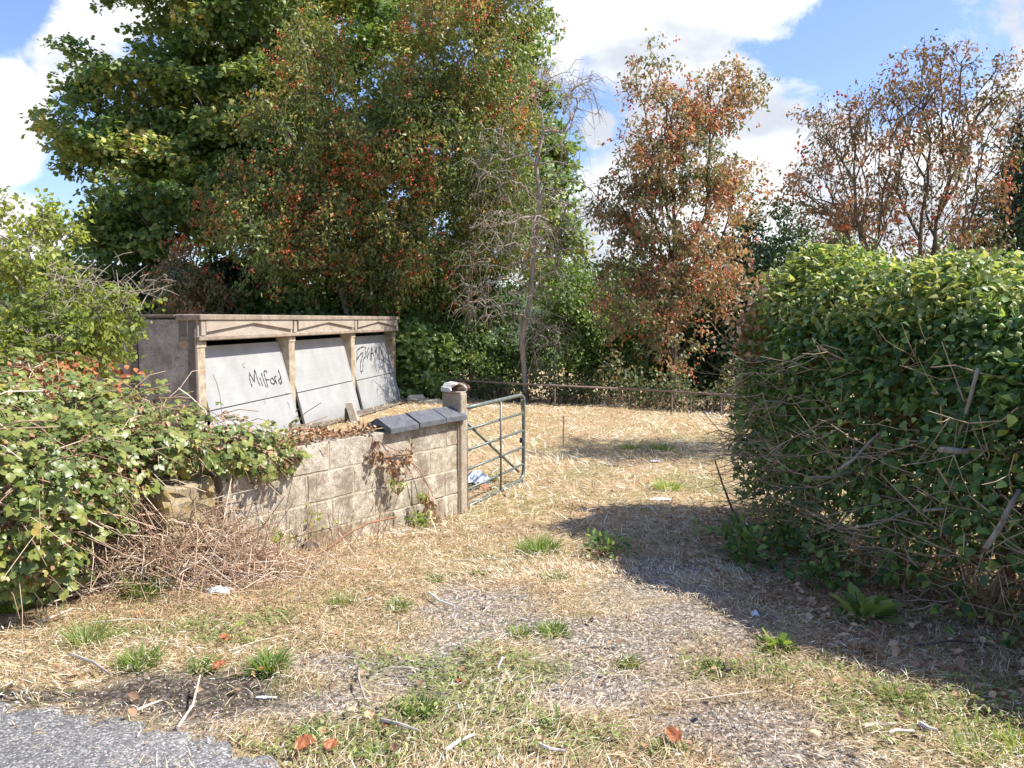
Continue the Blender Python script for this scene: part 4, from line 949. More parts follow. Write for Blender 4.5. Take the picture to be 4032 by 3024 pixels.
# ------------------------------------------------------------------ elder shrub on the left
b = base_pt(150, 7.4)
sh = tree('elder_shrub', 'tall yellow green shrub at the left edge above the brambles', 'shrub', b, [b, b + [0, 0, .6], b + [.1, 0, 1.2]],
     [ell(60, 950, 7.4, 160, 150, .6), ell(60, 1200, 7.2, 230, 170, .7), ell(280, 1230, 7.1, 170, 120, .55), ell(330, 1300, 7.0, 120, 110, .45), ell(200, 1400, 6.9, 170, 90, .5), ell(455, 1200, 7.0, 50, 45, .2), ell(120, 1420, 6.8, 160, 100, .5)],
     180, 12000, T_OVAL, .058, M['elder'], M['deadwood'], shell=.2, bunch=7, b_sd=.035, b_flat=.8, spray_r=.07, tip=.0045, twig=.22, up_w=.6, droop=.6, flat=.9, tw_each=6)
def elder_bare():
    N = 150; c = at(400, 1130, 7.0); a = c + rng.normal(size=(N, 3)) * [.26, .2, .09]; d = unit(rdir(N) * .9 + [.55, 0, .35]); l = rng.uniform(.08, .28, (N, 1))
    V, F = tubes(np.stack([a - d * l * .5, a + [0, 0, .01], a + d * l * .5], 1), np.tile([.0035, .003, .0015], (N, 1)), 3); npobj('bare_twigs', V, F, M['deadwood'], sh)['kind'] = 'stuff'
elder_bare()

# ------------------------------------------------------------------ brambles
BE = [(at(720, 1740, 5.25), (.52, .40, .25)), (at(960, 1800, 5.45), (.38, .32, .20)), (at(470, 1760, 5.3), (.55, .5, .40)), (at(130, 1720, 5.2), (.6, .6, .55)), (at(60, 2060, 4.6), (.52, .5, .52)), (at(300, 1960, 4.8), (.42, .45, .34)),
      (at(500, 1950, 4.95), (.25, .25, .2)), (at(1090, 1790, 5.62), (.2, .2, .10)), (at(-150, 1850, 4.6), (.5, .6, .7)), (at(330, 1610, 5.9), (.42, .4, .2)), (at(180, 2190, 4.5), (.25, .25, .15)),
      (at(50, 2000, 4.0), (.42, .3, .42)), (at(250, 1900, 4.35), (.4, .3, .38)), (at(360, 1880, 4.6), (.32, .3, .32)), (at(60, 2170, 3.95), (.28, .22, .2)), (at(560, 1770, 4.85), (.3, .25, .20)), (at(-250, 1900, 3.8), (.3, .4, .6))]
BE = [(c, np.array(r)) for c, r in BE]
br_base = np.array([-2.9, 4.9, -.1])
bramble = thing('bramble_thicket', 'sprawling green bramble thicket with dead stems burying the left end of the block wall', 'bramble', br_base)
def bramble_leaves():
    w = np.array([r[0] * r[2] for c, r in BE]); ks = rng.multinomial(9000, w / w.sum()); P = []; O = []
    for (c, r), k in zip(BE, ks):
        d = unit(rdir(k) + [.25, -.75, .35]); jit = 1 + rng.normal(size=(k, 1)) * .12
        P.append(c + d * r * jit); O.append(unit(d / r))
    P = np.concatenate(P); O = np.concatenate(O)
    lump = fbm(P[:, 0] * 3.3, P[:, 2] * 4 + P[:, 1] * 2, 17); keep = lump + rng.random(len(P)) * .4 > .63; P, O, lump = P[keep], O[keep], lump[keep]
    # each compound leaf: 3-5 leaflets round one point
    nl = 4; N = len(P); ang0 = rng.random(N) * 6.28
    nrm = unit(O * .6 + [0.15, -.15, .7] + rdir(N) * .45); ref = rdir(N); a = unit(np.cross(nrm, ref)); b_ = np.cross(nrm, a)
    size = rng.uniform(.022, .052, N); cr = rng.random(N)
    pos = []; yd = []; nn = []; sz = []; rr = []
    for q in range(nl):
        t = ang0 + (q - 1.5) * .95; d = a * np.cos(t)[:, None] + b_ * np.sin(t)[:, None]
        pos.append(P + d * size[:, None] * .25); yd.append(d + [0, 0, -.18]); nn.append(nrm + rdir(N) * .18); sz.append(size * (1.1 if q in (1, 2) else .85)); rr.append(np.clip(cr * .75 + lump * .3 + rng.random(N) * .15 - .1, 0, 1))
    pos, yd, nn = map(np.concatenate, (pos, yd, nn)); sz = np.concatenate(sz); rr = np.concatenate(rr)
    V, F, rn = scatter(T_OVAL, pos, yd, nn, sz, sz * 1.25, rnd=rr)
    o = npobj('foliage', V, F, M['bramble'], bramble, attrs={'rnd': rn}); o['kind'] = 'stuff'
    # the largest leaves singly
    tv, tf = T_OVAL; Vt = []; Ft = []; nv = len(tv)
    for q, t in enumerate((-1.2, 0, 1.2)):
        d = np.array([math.sin(t), math.cos(t), -.08]); x = np.array([math.cos(t), -math.sin(t), 0]); Vt.append(d * .2 + tv[:, 0:1] * x * 1.3 + tv[:, 1:2] * d * (1.15 if q == 1 else .95) + tv[:, 2:3] * [0, 0, 1.]); Ft.append(tf + q * nv)
    meshes = []
    for c_ in range(6):
        me = bpy.data.meshes.new('leaf'); me.from_pydata(np.concatenate(Vt).tolist(), [], np.concatenate(Ft).tolist()); at_ = me.attributes.new('rnd', 'FLOAT', 'POINT'); at_.data.foreach_set('value', np.full(3 * nv, .2 + c_ * .12, np.float32)); me.materials.append(M['bramble']); meshes.append(me)
    sel = rng.choice(N, min(230, N), replace=False)
    for i in sel:
        o = bpy.data.objects.new('leaf', meshes[int(rng.integers(0, 6))]); COL.objects.link(o); o.parent = bramble
        z = Vector(nrm[i]); o.rotation_mode = 'QUATERNION'; q = z.to_track_quat('Z', 'Y'); from mathutils import Quaternion
        o.rotation_quaternion = q @ Quaternion((0, 0, 1), float(ang0[i])); o.location = tuple(P[i] + O[i] * .05 - br_base); s = float(rng.uniform(.045, .07)); o.scale = (s, s, s)
bramble_leaves()
def bramble_stems():
    # arching live and dead canes through and over the mound
    N = 850; k = rng.choice(len(BE), N, p=(lambda w: w / w.sum())(np.array([r[0] * r[2] for c, r in BE]))); C = np.array([BE[i][0] for i in k]); Rr_ = np.array([BE[i][1] for i in k])
    d0 = unit(rdir(N) + [.2, -.6, .1]); a = C + d0 * Rr_ * rng.uniform(.4, 1.02, (N, 1)); dr = unit(rdir(N) * [1, .6, .5] + [.2, -.1, 0]); l = rng.uniform(.25, 1.0, (N, 1))
    pts = [a + dr * l * (t - .5) + np.array([0, 0, 1]) * l * (.10 - .7 * (t - .45) ** 2) + rng.normal(size=(N, 3)) * .01 for t in np.linspace(0, 1, 6)]
    V, F = tubes(np.stack(pts, 1), np.tile([.0035, .0035, .003, .003, .0025, .0015], (N, 1)) * rng.uniform(.6, 1.3, (N, 1)), 4)
    o = npobj('canes', V, F, M['stem_tan'], bramble, attrs={'rnd': np.repeat(rng.random(N) ** 1.3, 24)}); o['kind'] = 'stuff'
bramble_stems()
def bramble_dry():
    N = 5200; k = rng.choice(len(BE), N); C = np.array([BE[i][0] for i in k]); Q = np.array([BE[i][1] for i in k]); P = C + unit(rdir(N) + [.3, -.7, .2]) * Q * rng.uniform(.8, 1.05, (N, 1))
    V, F, rn = scatter(T_CURL, P, rdir(N) + [0, 0, -.8], rdir(N) + [.2, -.4, .4], rng.uniform(.02, .05, N)); o = npobj('dry_leaves', V, F, M['litter_leaf'], bramble, attrs={'rnd': rn}); o['kind'] = 'stuff'
    N = 500; P = at(150, 1490, 5.6) + rng.normal(size=(N, 3)) * [.3, .15, .08]
    V, F, rn = scatter(T_CURL, P, rdir(N) + [0, 0, -.8], rdir(N) + [.2, -.4, .4], rng.uniform(.03, .06, N)); o = npobj('rusty_leaves', V, F, M['rust_leaf'], bramble, attrs={'rnd': rn}); o['kind'] = 'stuff'
bramble_dry()
# heap of dead stems at the foot
def dead_heap():
    c0 = ground_at(560, 2275)
    heap = thing('dead_stem_heap', 'tangled heap of dead tan bramble stems at the foot of the thicket', 'dead stems', c0)
    N = 6500; x = rng.normal(size=N) * .42 - .06; y = rng.normal(size=N) * .2
    px = c0[0] + x; py = c0[1] + .08 + y; hmax = np.clip(.62 * np.exp(-((x + .0) / .62) ** 2) * (1 + (y * 1.5)), .05, .75)
    a = np.stack([px, py, G(px, py) + rng.random(N) * hmax * .95 + .01], -1)
    d = unit(rdir(N) * [1, .7, .75] + [0, 0, .05]); l = rng.uniform(.15, .6, (N, 1))
    m = a + rng.normal(size=(N, 3)) * .018; P = np.stack([a - d * l * .5, m, a + d * l * .5 - np.array([0, 0, 1]) * l * .08], 1)
    P[:, :, 2] = np.maximum(P[:, :, 2], G(P[:, :, 0], P[:, :, 1]) + .006)
    rad = rng.uniform(.0013, .0032, (N, 1)) * np.array([1, 1, .8])
    big = rng.random(N) < .03; rad[big] *= 1.9
    V, F = tubes(P, rad, 4); rn = np.clip(rng.normal(.58, .25, N), 0, 1)
    o = npobj('stems', V, F, M['stem_tan'], heap, attrs={'rnd': np.repeat(rn, 12)}); o['kind'] = 'stuff'
dead_heap()
# standing thin stalks in front of the wall
def wall_stalks():
    N = 130; t = rng.uniform(.2, 3.0, N); o = rng.uniform(.02, .45, N); a = W0 + WD * t[:, None] + WN * o[:, None]; a[:, 2] = G(a[:, 0], a[:, 1])
    d = unit(rdir(N) * .55 + [0, 0, 1] - WN * .1); l = rng.uniform(.15, .75, (N, 1)); l[t < 1.2] *= .4; e = a + d * l
    V, F = tubes(np.stack([a, (a + e) / 2 + rng.normal(size=(N, 3)) * .02, e + rng.normal(size=(N, 3)) * .02], 1), rng.uniform(.0018, .0035, (N, 1)) * np.array([1, .8, .4]), 4)
    tag(npobj('dry_stalks', V, F, M['stem_tan'], attrs={'rnd': np.repeat(rng.random(N) * .6, 12)}), 'thin dry stalks standing in front of the block wall', kind='stuff')
    # long pale canes lying against the wall face
    cn = [[(650, 2040, 4.7), (760, 1990, 4.85), (870, 1955, 5.0), (1010, 1925, 5.2)], [(1150, 1710, 5.5), (1060, 1650 + 130, 5.3), (960, 1760, 5.2)], [(860, 1750, 5.0), (980, 1830, 5.15), (1095, 1880, 5.4)],
          [(1060, 1850, 5.3), (1010, 1990, 5.2), (930, 2110, 5.1)], [(900, 1650, 5.1), (970, 1690, 5.2), (1060, 1740, 5.35)], [(1290, 2160, 5.1), (1370, 2100, 5.25), (1450, 2060, 5.4), (1560, 2035, 5.7)],
          [(1340, 1715, 5.85), (1230, 1650 + 40, 5.6), (1140, 1690, 5.45)]]
    for i, c in enumerate(cn):
        P = np.array([at(*q) for q in c]); V, F = tube1(P, .0042 if i != 5 else .007, 5)
        tag(npobj('bramble_cane', V, F, M['stem_red'] if i in (1, 6, 5) else M['wood_grey'], origin=P[0]),
            ['long pale cane running level across the mossy end of the wall', 'reddish cane arching above the top of the wall', 'straight pale cane slanting down right across the wall face', 'thin cane leaning left at the wall foot',
             'pale cane sticking out of the bramble top', 'thick brown stem rising from the ground along the right half of the wall foot', 'reddish shoot creeping along the wall top'][i], 'cane', 'canes by the wall')
wall_stalks()
# withered vine hanging over the wall and fresh lime shoots
def vine():
    P = np.array([at(1462, 1722, 6.15), at(1475, 1775, 6.12), at(1510, 1803, 6.22), at(1590, 1790, 6.4), at(1650, 1850, 6.5), at(1690, 1920, 6.55), at(1680, 1990, 6.45), at(1650, 2060, 6.4)])
    t = thing('withered_vine', 'withered brown vine trailing down the middle of the block wall', 'vine', P[0])
    V, F = tube1(P, .0045, 5); npobj('stem', V, F, M['stem_red'], t)
    P2 = np.array([at(1455, 1715, 6.15), at(1530, 1760, 6.25), at(1600, 1795, 6.4), at(1700, 1935, 6.5), at(1720, 2050, 6.5)]); V, F = tube1(P2, .0035, 5); npobj('stem', V, F, M['stem_red'], t)
    N = 260; cs = np.array([at(1535, 1815, 6.2), at(1605, 1800, 6.35), at(1480, 1780, 6.1), at(1690, 1985, 6.45), at(1560, 1840, 6.2), at(1720, 2060, 6.45)]); c = cs[rng.integers(0, 6, N)] + rng.normal(size=(N, 3)) * [.03, .03, .055]
    V, F, rn = scatter(T_CURL, c, rdir(N) + [0, 0, -1.2], rdir(N) + [.4, -.4, .2], rng.uniform(.025, .055, N)); npobj('leaves', V, F, M['litter_leaf'], t, attrs={'rnd': rn})['kind'] = 'stuff'
    # dry leaf litter along the top of the wall
    N = 900; tt_ = rng.uniform(1.0, 2.4, N); a = W0 + WD * tt_[:, None] + WN * rng.uniform(-.26, -.01, N)[:, None]; a[:, 2] = .68 + rng.random(N) * .05 * (1 + np.sin(tt_ * 9))
    V, F, rn = scatter(T_CURL, a, rdir(N), rdir(N) * .7 + [0, 0, 1], rng.uniform(.018, .045, N), rnd=rng.random(N) * .9)
    tag(npobj('dry_leaf_litter', V, F, M['litter_leaf'], attrs={'rnd': rn}), 'dry brown leaf litter along the wall top', kind='stuff')
vine()
def leafy_clump(name, label, cat, c, r, h, n, size, mat, T=T_OVAL, group=None, stems=10, up=.6):
    t = thing(name, label, cat, c, group); k = max(3, stems); th = rng.random(k) * 6.28; rad = r * rng.random(k) ** .5
    tips = np.stack([c[0] + np.cos(th) * rad, c[1] + np.sin(th) * rad, c[2] + h * rng.uniform(.45, 1, k)], -1); a = np.tile(c, (k, 1)) + (tips - c) * [.25, .25, 0]
    V, F = tubes(np.stack([a, (a + tips) / 2 + rng.normal(size=(k, 3)) * .01, tips], 1), np.tile([.003, .0025, .0015], (k, 1)), 4); npobj('stems', V, F, M['stem_red'], t)['kind'] = 'stuff'
    i = rng.integers(0, k, n); f = rng.uniform(.25, 1.05, (n, 1)); p = a[i] * (1 - f) + tips[i] * f + rng.normal(size=(n, 3)) * r * .18; p[:, 2] = np.maximum(p[:, 2], c[2] + .01)
    V, F, rn = scatter(T, p, unit(p - c + 1e-4) * .8 + rdir(n) * .7, rdir(n) * .5 + [0, -.1, up], size * rng.uniform(.6, 1.2, n)); npobj('leaves', V, F, mat, t, attrs={'rnd': rn})['kind'] = 'stuff'
    return t
def wallp(px, py, d): p = at(px, py, d); return p
for (px, py, d, r, h, n, s, mt, lab) in [
    (1565, 1945, 6.25, .06, .14, 60, .03, 'weed_lime', 'lime green shoot growing out of the wall face'), (1660, 1985, 6.42, .05, .10, 40, .028, 'weed_lime', 'small lime sprig beside the hanging vine'),
    (1190, 2150, 0, .22, .30, 260, .033, 'weed_lime', 'lime green seedling clump at the foot of the wall'), (1060, 2215, 0, .16, .28, 170, .033, 'weed_lime', 'yellow green seedlings on reddish stalks left of the wall foot clump'),
    (1650, 2085, 0, .12, .14, 90, .05, 'weed', 'dark leafy weed at the wall foot near the gate post'), (1700, 2040, 0, .10, .2, 70, .03, 'weed_lime', 'pale shoots between the wall and the gate post')]:
    c = ground_at(px, py) if d == 0 else wallp(px, py, d)
    leafy_clump('weed', lab, 'weed', c, r, h, n, s, M[mt], group='weeds by the wall')
# blackberry spray in front of the doors
c = at(1120, 1725, 5.55)
leafy_clump('bramble_sprig', 'bramble sprig standing up against the pale middle door', 'bramble', c, .16, .18, 26, .06, M['bramble'], stems=5)

# ------------------------------------------------------------------ the hedge
HP = np.array([[4.6, .6], [3.85, 2.6], [3.15, 4.0], [2.68, 5.2], [2.55, 6.2], [2.72, 6.9]])   # centre line
HA = np.array([.85, .85, .84, .80, .72, .5])                                                 # half width
HH = np.array([1.66, 1.68, 1.74, 2.00, 2.27, 2.10])                                            # top (world z)
hedge = thing('ivy_hedge', 'big overgrown ivy hedge on the right, leafy on top and bare twigged below', 'hedge', (2.95, 4.0, 0.0))
hb = np.array([2.95, 4.0, 0.0])
hc = np.concatenate([[0], np.cumsum(np.linalg.norm(np.diff(HP, axis=0), axis=1))]); HL = hc[-1]
def hedge_pt(u, phi, inset=0.0):
    """u metres along, phi 0..1 from left foot over the top to the right foot"""
    x = np.interp(u, hc, HP[:, 0]); y = np.interp(u, hc, HP[:, 1]); a = np.interp(u, hc, HA); h = np.interp(u, hc, HH)
    e = .25; dx = np.interp(u + e, hc, HP[:, 0]) - np.interp(u - e, hc, HP[:, 0]); dy = np.interp(u + e, hc, HP[:, 1]) - np.interp(u - e, hc, HP[:, 1])
    l = np.hypot(dx, dy); tx, ty = dx / l, dy / l; nx_, ny_ = -ty, tx  # left side normal
    ang = phi * np.pi; g = G(x, y)
    cx = np.cos(ang); sz = np.sin(ang); sx = np.sign(cx) * np.abs(cx) ** .8; szz = np.abs(sz) ** .62
    top = (fbm(u * 1.1 + 3, u * 0 + 2, 61) - .5) * .28; lump = (fbm(u * 1.6, phi * 5 + 7, 51) - .5) * .42 + (fbm(u * 5, phi * 16 + 7, 52) - .5) * .16
    tuck = np.where(szz < .4, (.4 - szz) * .35, 0)
    w = (a + lump * .8 - inset - tuck * .6) * sx; z = g + (h - g + lump * .5 + top - inset) * szz
    endr = np.clip((HL - u) / .5, 0, 1) ** .5; w = w * (.35 + .65 * endr)
    P = np.stack([x + nx_ * w, y + ny_ * w, z], -1)
    N_ = np.stack([nx_ * sx, ny_ * sx, szz * 1.0 * (sz > .25)], -1); return P, unit(N_), szz
def hedge_leaves():
    n = 56000; u = rng.uniform(.2, HL, n); phi = rng.beta(1.1, 2.0, n)
    ins = rng.random(n) ** 1.4 * .30; P, N_, sz = hedge_pt(u, phi, ins)
    k = 20000; u3 = rng.uniform(.1, HL, k); P3, N3, s3 = hedge_pt(u3, 1 - rng.random(k) ** 1.4 * .55, rng.random(k) * .35); P = np.concatenate([P, P3]); N_ = np.concatenate([N_, N3]); u = np.concatenate([u, u3]); n += k
    # far end cap
    k = 3200; e = rng.integers(0, 1, k); ang = rng.uniform(0, 6.28, k); rr = np.sqrt(rng.random(k)); Pe = np.stack([HP[-1, 0] + np.cos(ang) * rr * .5, HP[-1, 1] + .05 + np.abs(rng.normal(size=k)) * .12, .05 + rng.random(k) * 2.0], -1)
    P = np.concatenate([P, Pe]); N_ = np.concatenate([N_, np.tile([-.3, 1, .2], (k, 1))]); u = np.concatenate([u, np.full(k, HL)]); n += k
    gz = G(P[:, 0], P[:, 1]); hh = (P[:, 2] - gz) / 2.4
    dens = np.clip((hh - .10) / .5, 0, 1) ** .7 * .9 + .75; dens = np.where(hh > .62, 1, dens)
    lump = fbm(u * 2.6, P[:, 2] * 3.0, 71); right = np.clip((4.2 - P[:, 1]) / 1.5, 0, 1)
    keep = rng.random(n) < dens * np.clip((lump - .24 - right * .08 * (hh < .7)) * 5, .2, 1); keep |= hh > .68
    keep[56000:76000] = True
    P, N_, hh = P[keep], N_[keep], hh[keep]; n = len(P)
    nrm = unit(N_ * .55 + [0, 0, .55] + rdir(n) * .6); yd = unit(N_ * .6 + rdir(n) * .8 + [0, 0, -.55])
    top = (hh > .70) & (rng.random(n) < .75)
    for sel, mt, nm, sc in ((~top, 'ivy', 'foliage', .058), (top, 'ivy_top', 'top_foliage', .055)):
        V, F, rn = scatter(T_IVY, P[sel], yd[sel], nrm[sel], sc * rng.uniform(.6, 1.25, sel.sum())); o = npobj(nm, V, F, M[mt], hedge, attrs={'rnd': rn}); o['kind'] = 'stuff'
    # single large leaves on the near face
    cand = np.where((hh < .7) & (P[:, 1] < 5.5) & (N_[:, 0] < 0))[0]; cand = rng.choice(cand, 220, replace=False)
    me = []
    for c_ in range(5):
        m_ = bpy.data.meshes.new('leaf'); m_.from_pydata(T_IVY[0].tolist(), [], T_IVY[1].tolist()); a_ = m_.attributes.new('rnd', 'FLOAT', 'POINT'); a_.data.foreach_set('value', np.full(len(T_IVY[0]), .25 + c_ * .14, np.float32)); m_.materials.append(M['ivy']); me.append(m_)
    from mathutils import Matrix
    for i in cand:
        o = bpy.data.objects.new('leaf', me[int(rng.integers(0, 5))]); COL.objects.link(o); o.parent = hedge
        y_ = yd[i]; z_ = unit(nrm[i] - y_ * np.dot(nrm[i], y_)); x_ = np.cross(y_, z_); s = float(rng.uniform(.05, .072)); p = P[i] + N_[i] * .04 - hb
        o.matrix_local = Matrix([[x_[0] * s, y_[0] * s, z_[0] * s, p[0]], [x_[1] * s, y_[1] * s, z_[1] * s, p[1]], [x_[2] * s, y_[2] * s, z_[2] * s, p[2]], [0, 0, 0, 1]])
    # flower heads on top
    k = 900; uu = rng.uniform(.3, HL, k); ph = rng.uniform(.22, .6, k); Pt, Nt, _ = hedge_pt(uu, ph, -.03); Pt[:, 2] += rng.random(k) ** 2 * .09
    a = Pt - np.array([0, 0, .045]) + rng.normal(size=(k, 3)) * .018; V1, F1 = tubes(np.stack([a, Pt], 1), np.tile([.002, .0014], (k, 1)), 3)
    V, F, rn = scatter(T_BALL, Pt, rdir(k), rdir(k), rng.uniform(.009, .019, k)); V, F = join_geo([(V, F), (V1, F1)])
    npobj('flower_heads', V, F, M['umbel'], hedge, attrs={'rnd': np.concatenate([rn, np.zeros(len(V1))])})['kind'] = 'stuff'
hedge_leaves()
def hedge_twigs():
    parts = []
    # inner stems, upright and leaning
    N = 130; u = rng.uniform(.2, HL - .1, N); P, Nn, _ = hedge_pt(u, rng.uniform(.02, .2, N), rng.uniform(.35, .9, N)); P[:, 2] = G(P[:, 0], P[:, 1]) - .02
    d = unit(rdir(N) * .6 + [0, 0, 1]); l = rng.uniform(.6, 1.7, (N, 1)); q = [P + d * l * t + rng.normal(size=(N, 3)) * .09 * t for t in (0, .3, .65, 1)]
    parts.append(tubes(np.stack(q, 1), rng.uniform(.005, .014, (N, 1)) * np.array([1, .85, .65, .4]), 5))
    # side twigs reaching out of the face, curving, some forking
    N = 1150; u = rng.uniform(.2, HL, N); phi = rng.beta(1.1, 4.5, N) * .42; P, Nn, sz = hedge_pt(u, phi, rng.uniform(.08, .4, N)); n2 = Nn.copy(); n2[:, 2] = 0; n2 = unit(n2)
    al = rng.normal(size=(N, 1)); tdir = np.stack([-n2[:, 1], n2[:, 0], np.zeros(N)], -1)
    d = unit(n2 * .8 + tdir * al * .9 + np.array([0, 0, 1]) * rng.normal(size=(N, 1)) * .35); l = rng.uniform(.18, .62, (N, 1)); sag = rng.uniform(-.1, .45, (N, 1))
    ts = np.linspace(0, 1, 6); q = [P + d * l * t + np.array([0, 0, -1]) * sag * l * (t * (1 - t)) * 1.6 + rng.normal(size=(N, 3)) * .012 for t in ts]; Q = np.stack(q, 1)
    parts.append(tubes(Q, rng.uniform(.0022, .006, (N, 1)) * np.array([1, .95, .85, .75, .6, .45]), 5))
    # forks
    i = rng.integers(0, N, 1500); f = rng.integers(2, 5, 1500); a = Q[i, f]; d2 = unit(d[i] + rdir(1500) * .8); l2 = rng.uniform(.08, .28, (1500, 1))
    parts.append(tubes(np.stack([a, a + d2 * l2 * .5 + [0, 0, -.01], a + d2 * l2], 1), np.tile([.0028, .0022, .0012], (1500, 1)), 4))
    V, F = join_geo(parts); npobj('twigs', V, F, M['twig'], hedge, smooth=True)['kind'] = 'stuff'
    # a few thick cut branches
    for (px, py, Yd, dx, dy, dz, L_, r) in [(3700, 1770, 3.75, .5, .25, -.02, .5, .014), (3880, 2160, 3.5, .3, .15, .35, .35, .013), (3300, 1850, 4.3, .3, .1, .22, .35, .008), (3350, 2080, 4.1, .6, .2, .1, .5, .006), (3180, 1880, 4.6, .5, .2, .02, .5, .007),
                                        (3640, 2010, 3.9, .55, .2, .05, .45, .007), (3850, 1450, 3.9, -.05, .1, -.5, .4, .01)]:
        p = at(px, py, Yd); d = unit([dx, dy, dz]); V, F = tube1([p, p + d * L_ * .4 + [0, 0, -.02], p + d * L_ * .75, p + d * L_], [r, r * 1.05, r * .95, r * .8], 7); npobj('cut_branch', V, F, M['bark_grey'], hedge, smooth=True)
hedge_twigs()
def hedge_inside():  # dead-leaf mass added inside the hedge to stop sun leaking through
    N = 24000; u = rng.uniform(.1, HL - .1, N); P, Nn, _ = hedge_pt(u, rng.uniform(.02, .98, N), rng.uniform(.3, .75, N)); P[:, 2] = np.maximum(P[:, 2], G(P[:, 0], P[:, 1]) + .02)
    V, F, rn = scatter(T_CURL, P, rdir(N), rdir(N), rng.uniform(.03, .075, N), rnd=rng.random(N) * .6); npobj('inner_dead_leaves', V, F, M['litter_leaf'], hedge, attrs={'rnd': rn})['kind'] = 'stuff'
hedge_inside()
# dead brown patch near the hedge end and dry leaves
def hedge_dead():
    N = 500; c = at(2990, 1280, 6.2); P = c + rng.normal(size=(N, 3)) * [.12, .1, .2]; P[:, 0] -= .02
    V, F, rn = scatter(T_CURL, P, rdir(N) + [0, 0, -.8], rdir(N) + [-.5, -.5, .3], rng.uniform(.03, .065, N)); npobj('dead_leaves', V, F, M['litter_leaf'], hedge, attrs={'rnd': rn})['kind'] = 'stuff'
hedge_dead()
p = ground_at(2935, 2112); t1 = at(2815, 1812, p[1] + .1)
V, F = tube1([p, p + (t1 - p) * .35 + [-.02, 0, 0], p + (t1 - p) * .7 + [-.015, 0, 0], t1], [.012, .010, .008, .005], 6)
tag(npobj('dead_shoot', V, F, M['bark'], origin=p), 'single dark dead stem leaning left at the foot of the hedge end', 'stem')
# second hedge further right, out of view, that goes on along the field's edge
p0 = base_pt(3150, 11)
# ------------------------------------------------------------------ straw, grass, litter on the ground
def frustum_pts(n, y0, y1, power=1.0):
    y = y0 + (y1 - y0) * rng.random(n) ** power; half = y * .72 + .35; x = rng.uniform(-1, 1, n) * half; return x, y
def behind_wall(x, y):
    # inside the wall's thickness or garage
    r = np.stack([x - W0[0], y - W0[1]], -1); t = r @ WD[:2]; o = r @ WN[:2]; return (t > -.1) & (t < 4.4) & (o < .02) & (o > -.22)
def in_garage(x, y):
    r = np.stack([x - GA[0], y - GA[1]], -1); s = r @ GD[:2]; o = r @ GN[:2]; return (s > -.1) & (s < 9.1) & (o < -.05)
def straw_layer(n, y0, y1, lmin, lmax, w, lie, name, label, mat, dens=True, power=1.0, rmean=.55, rstd=.30, hoff=.012, tmpl=T_BLADE, gravel_keep=.2, road_keep=.03, mask=None):
    x, y = frustum_pts(n, y0, y1, power)
    k = ~behind_wall(x, y) & ~in_garage(x, y)
    g = gravel_mask(x, y); pr = (1 - g) + g * gravel_keep; pr = np.where(on_road(x, y), road_keep, pr)
    pr = pr * np.clip(.35 + 1.2 * fbm(x * 1.9, y * 1.9, 77), 0, 1)
    if name != 'green_grass': pr = pr * (1 - .55 * mossy(x, y)) * (1 - .6 * dark_mask(x, y))
    if mask is not None: pr = pr * mask(x, y)
    k &= rng.random(n) < pr; x, y = x[k], y[k]; n = len(x)
    th = rng.random(n) * 6.28; swirl = fbm(x * .8, y * .8, 90) * 9; th = np.where(rng.random(n) < .55, swirl + rng.normal(size=n) * .5, th)
    el = np.abs(rng.normal(size=n)) * lie; d = np.stack([np.cos(th) * np.cos(el), np.sin(th) * np.cos(el), np.sin(el)], -1)
    z = G(x, y) + hoff + rng.random(n) * .02
    z = z + (fbm(x * 7, y * 7, 31) - .5) * .035
    P = np.stack([x, y, z], -1); nrm = unit(rdir(n) * .5 + [0, 0, 1]); l = rng.uniform(lmin, lmax, n); rr = np.clip(rng.normal(rmean, rstd, n) + (fbm(x * 1.1, y * 1.1, 13) - .5) * .5, 0, 1)
    V, F, rn = scatter(tmpl, P, d, nrm, l, w * rng.uniform(.6, 1.5, n) * (1 + y * .11), rnd=rr)
    return tag(npobj(name, V, F, mat, attrs={'rnd': rn}), label, kind='stuff')
straw_layer(150000, 1.9, 6.5, .015, .085, .0019, .28, 'straw', 'loose dry straw lying over the near ground', M['straw'], power=.9)
straw_layer(60000, 1.9, 6.5, .008, .035, .0035, .6, 'straw_chaff', 'short chaff and broken straw on the near ground', M['straw'], power=.9, gravel_keep=.5, rmean=.45, road_keep=.15)
straw_layer(85000, 6, 20, .05, .17, .0036, .32, 'dry_grass', 'flattened dry yellow grass over the field', M['straw'], power=1.0, rmean=.62, hoff=.01)
straw_layer(26000, 2.0, 9, .03, .09, .0022, 1.1, 'dry_stubble', 'short standing dry grass stubble', M['straw'], rmean=.5, hoff=-.005)
def greenish(x, y): return np.clip((fbm(x * 1.3 + 9, y * 1.3, 101) - .44) * 5, 0, 1)
straw_layer(60000, 2.0, 14, .02, .07, .0026, .9, 'green_grass', 'sparse short green grass among the straw', M['grass_green'], mask=greenish, hoff=-.003, gravel_keep=.35)
def ground_cover():
    n = 110000; x, y = frustum_pts(n, 1.9, 8); k = (rng.random(n) < mossy(x, y)) & ~on_road(x, y) & ~behind_wall(x, y); x, y = x[k], y[k]; n = len(x)
    P = np.stack([x, y, G(x, y) + (fbm(x * 7, y * 7, 31) - .5) * .035 + .006 + rng.random(n) * .035], -1)
    V, F, rn = scatter(T_DIAMOND, P, rdir(n) * [1, 1, .4] + [0, 0, .3], rdir(n) * .5 + [0, 0, 1], rng.uniform(.012, .034, n), rnd=np.clip(rng.normal(.6, .25, n), 0, 1))
    tag(npobj('ground_cover', V, F, M['moss'], attrs={'rnd': rn}), 'low green ground cover spreading over the worn ground', kind='stuff')
ground_cover()
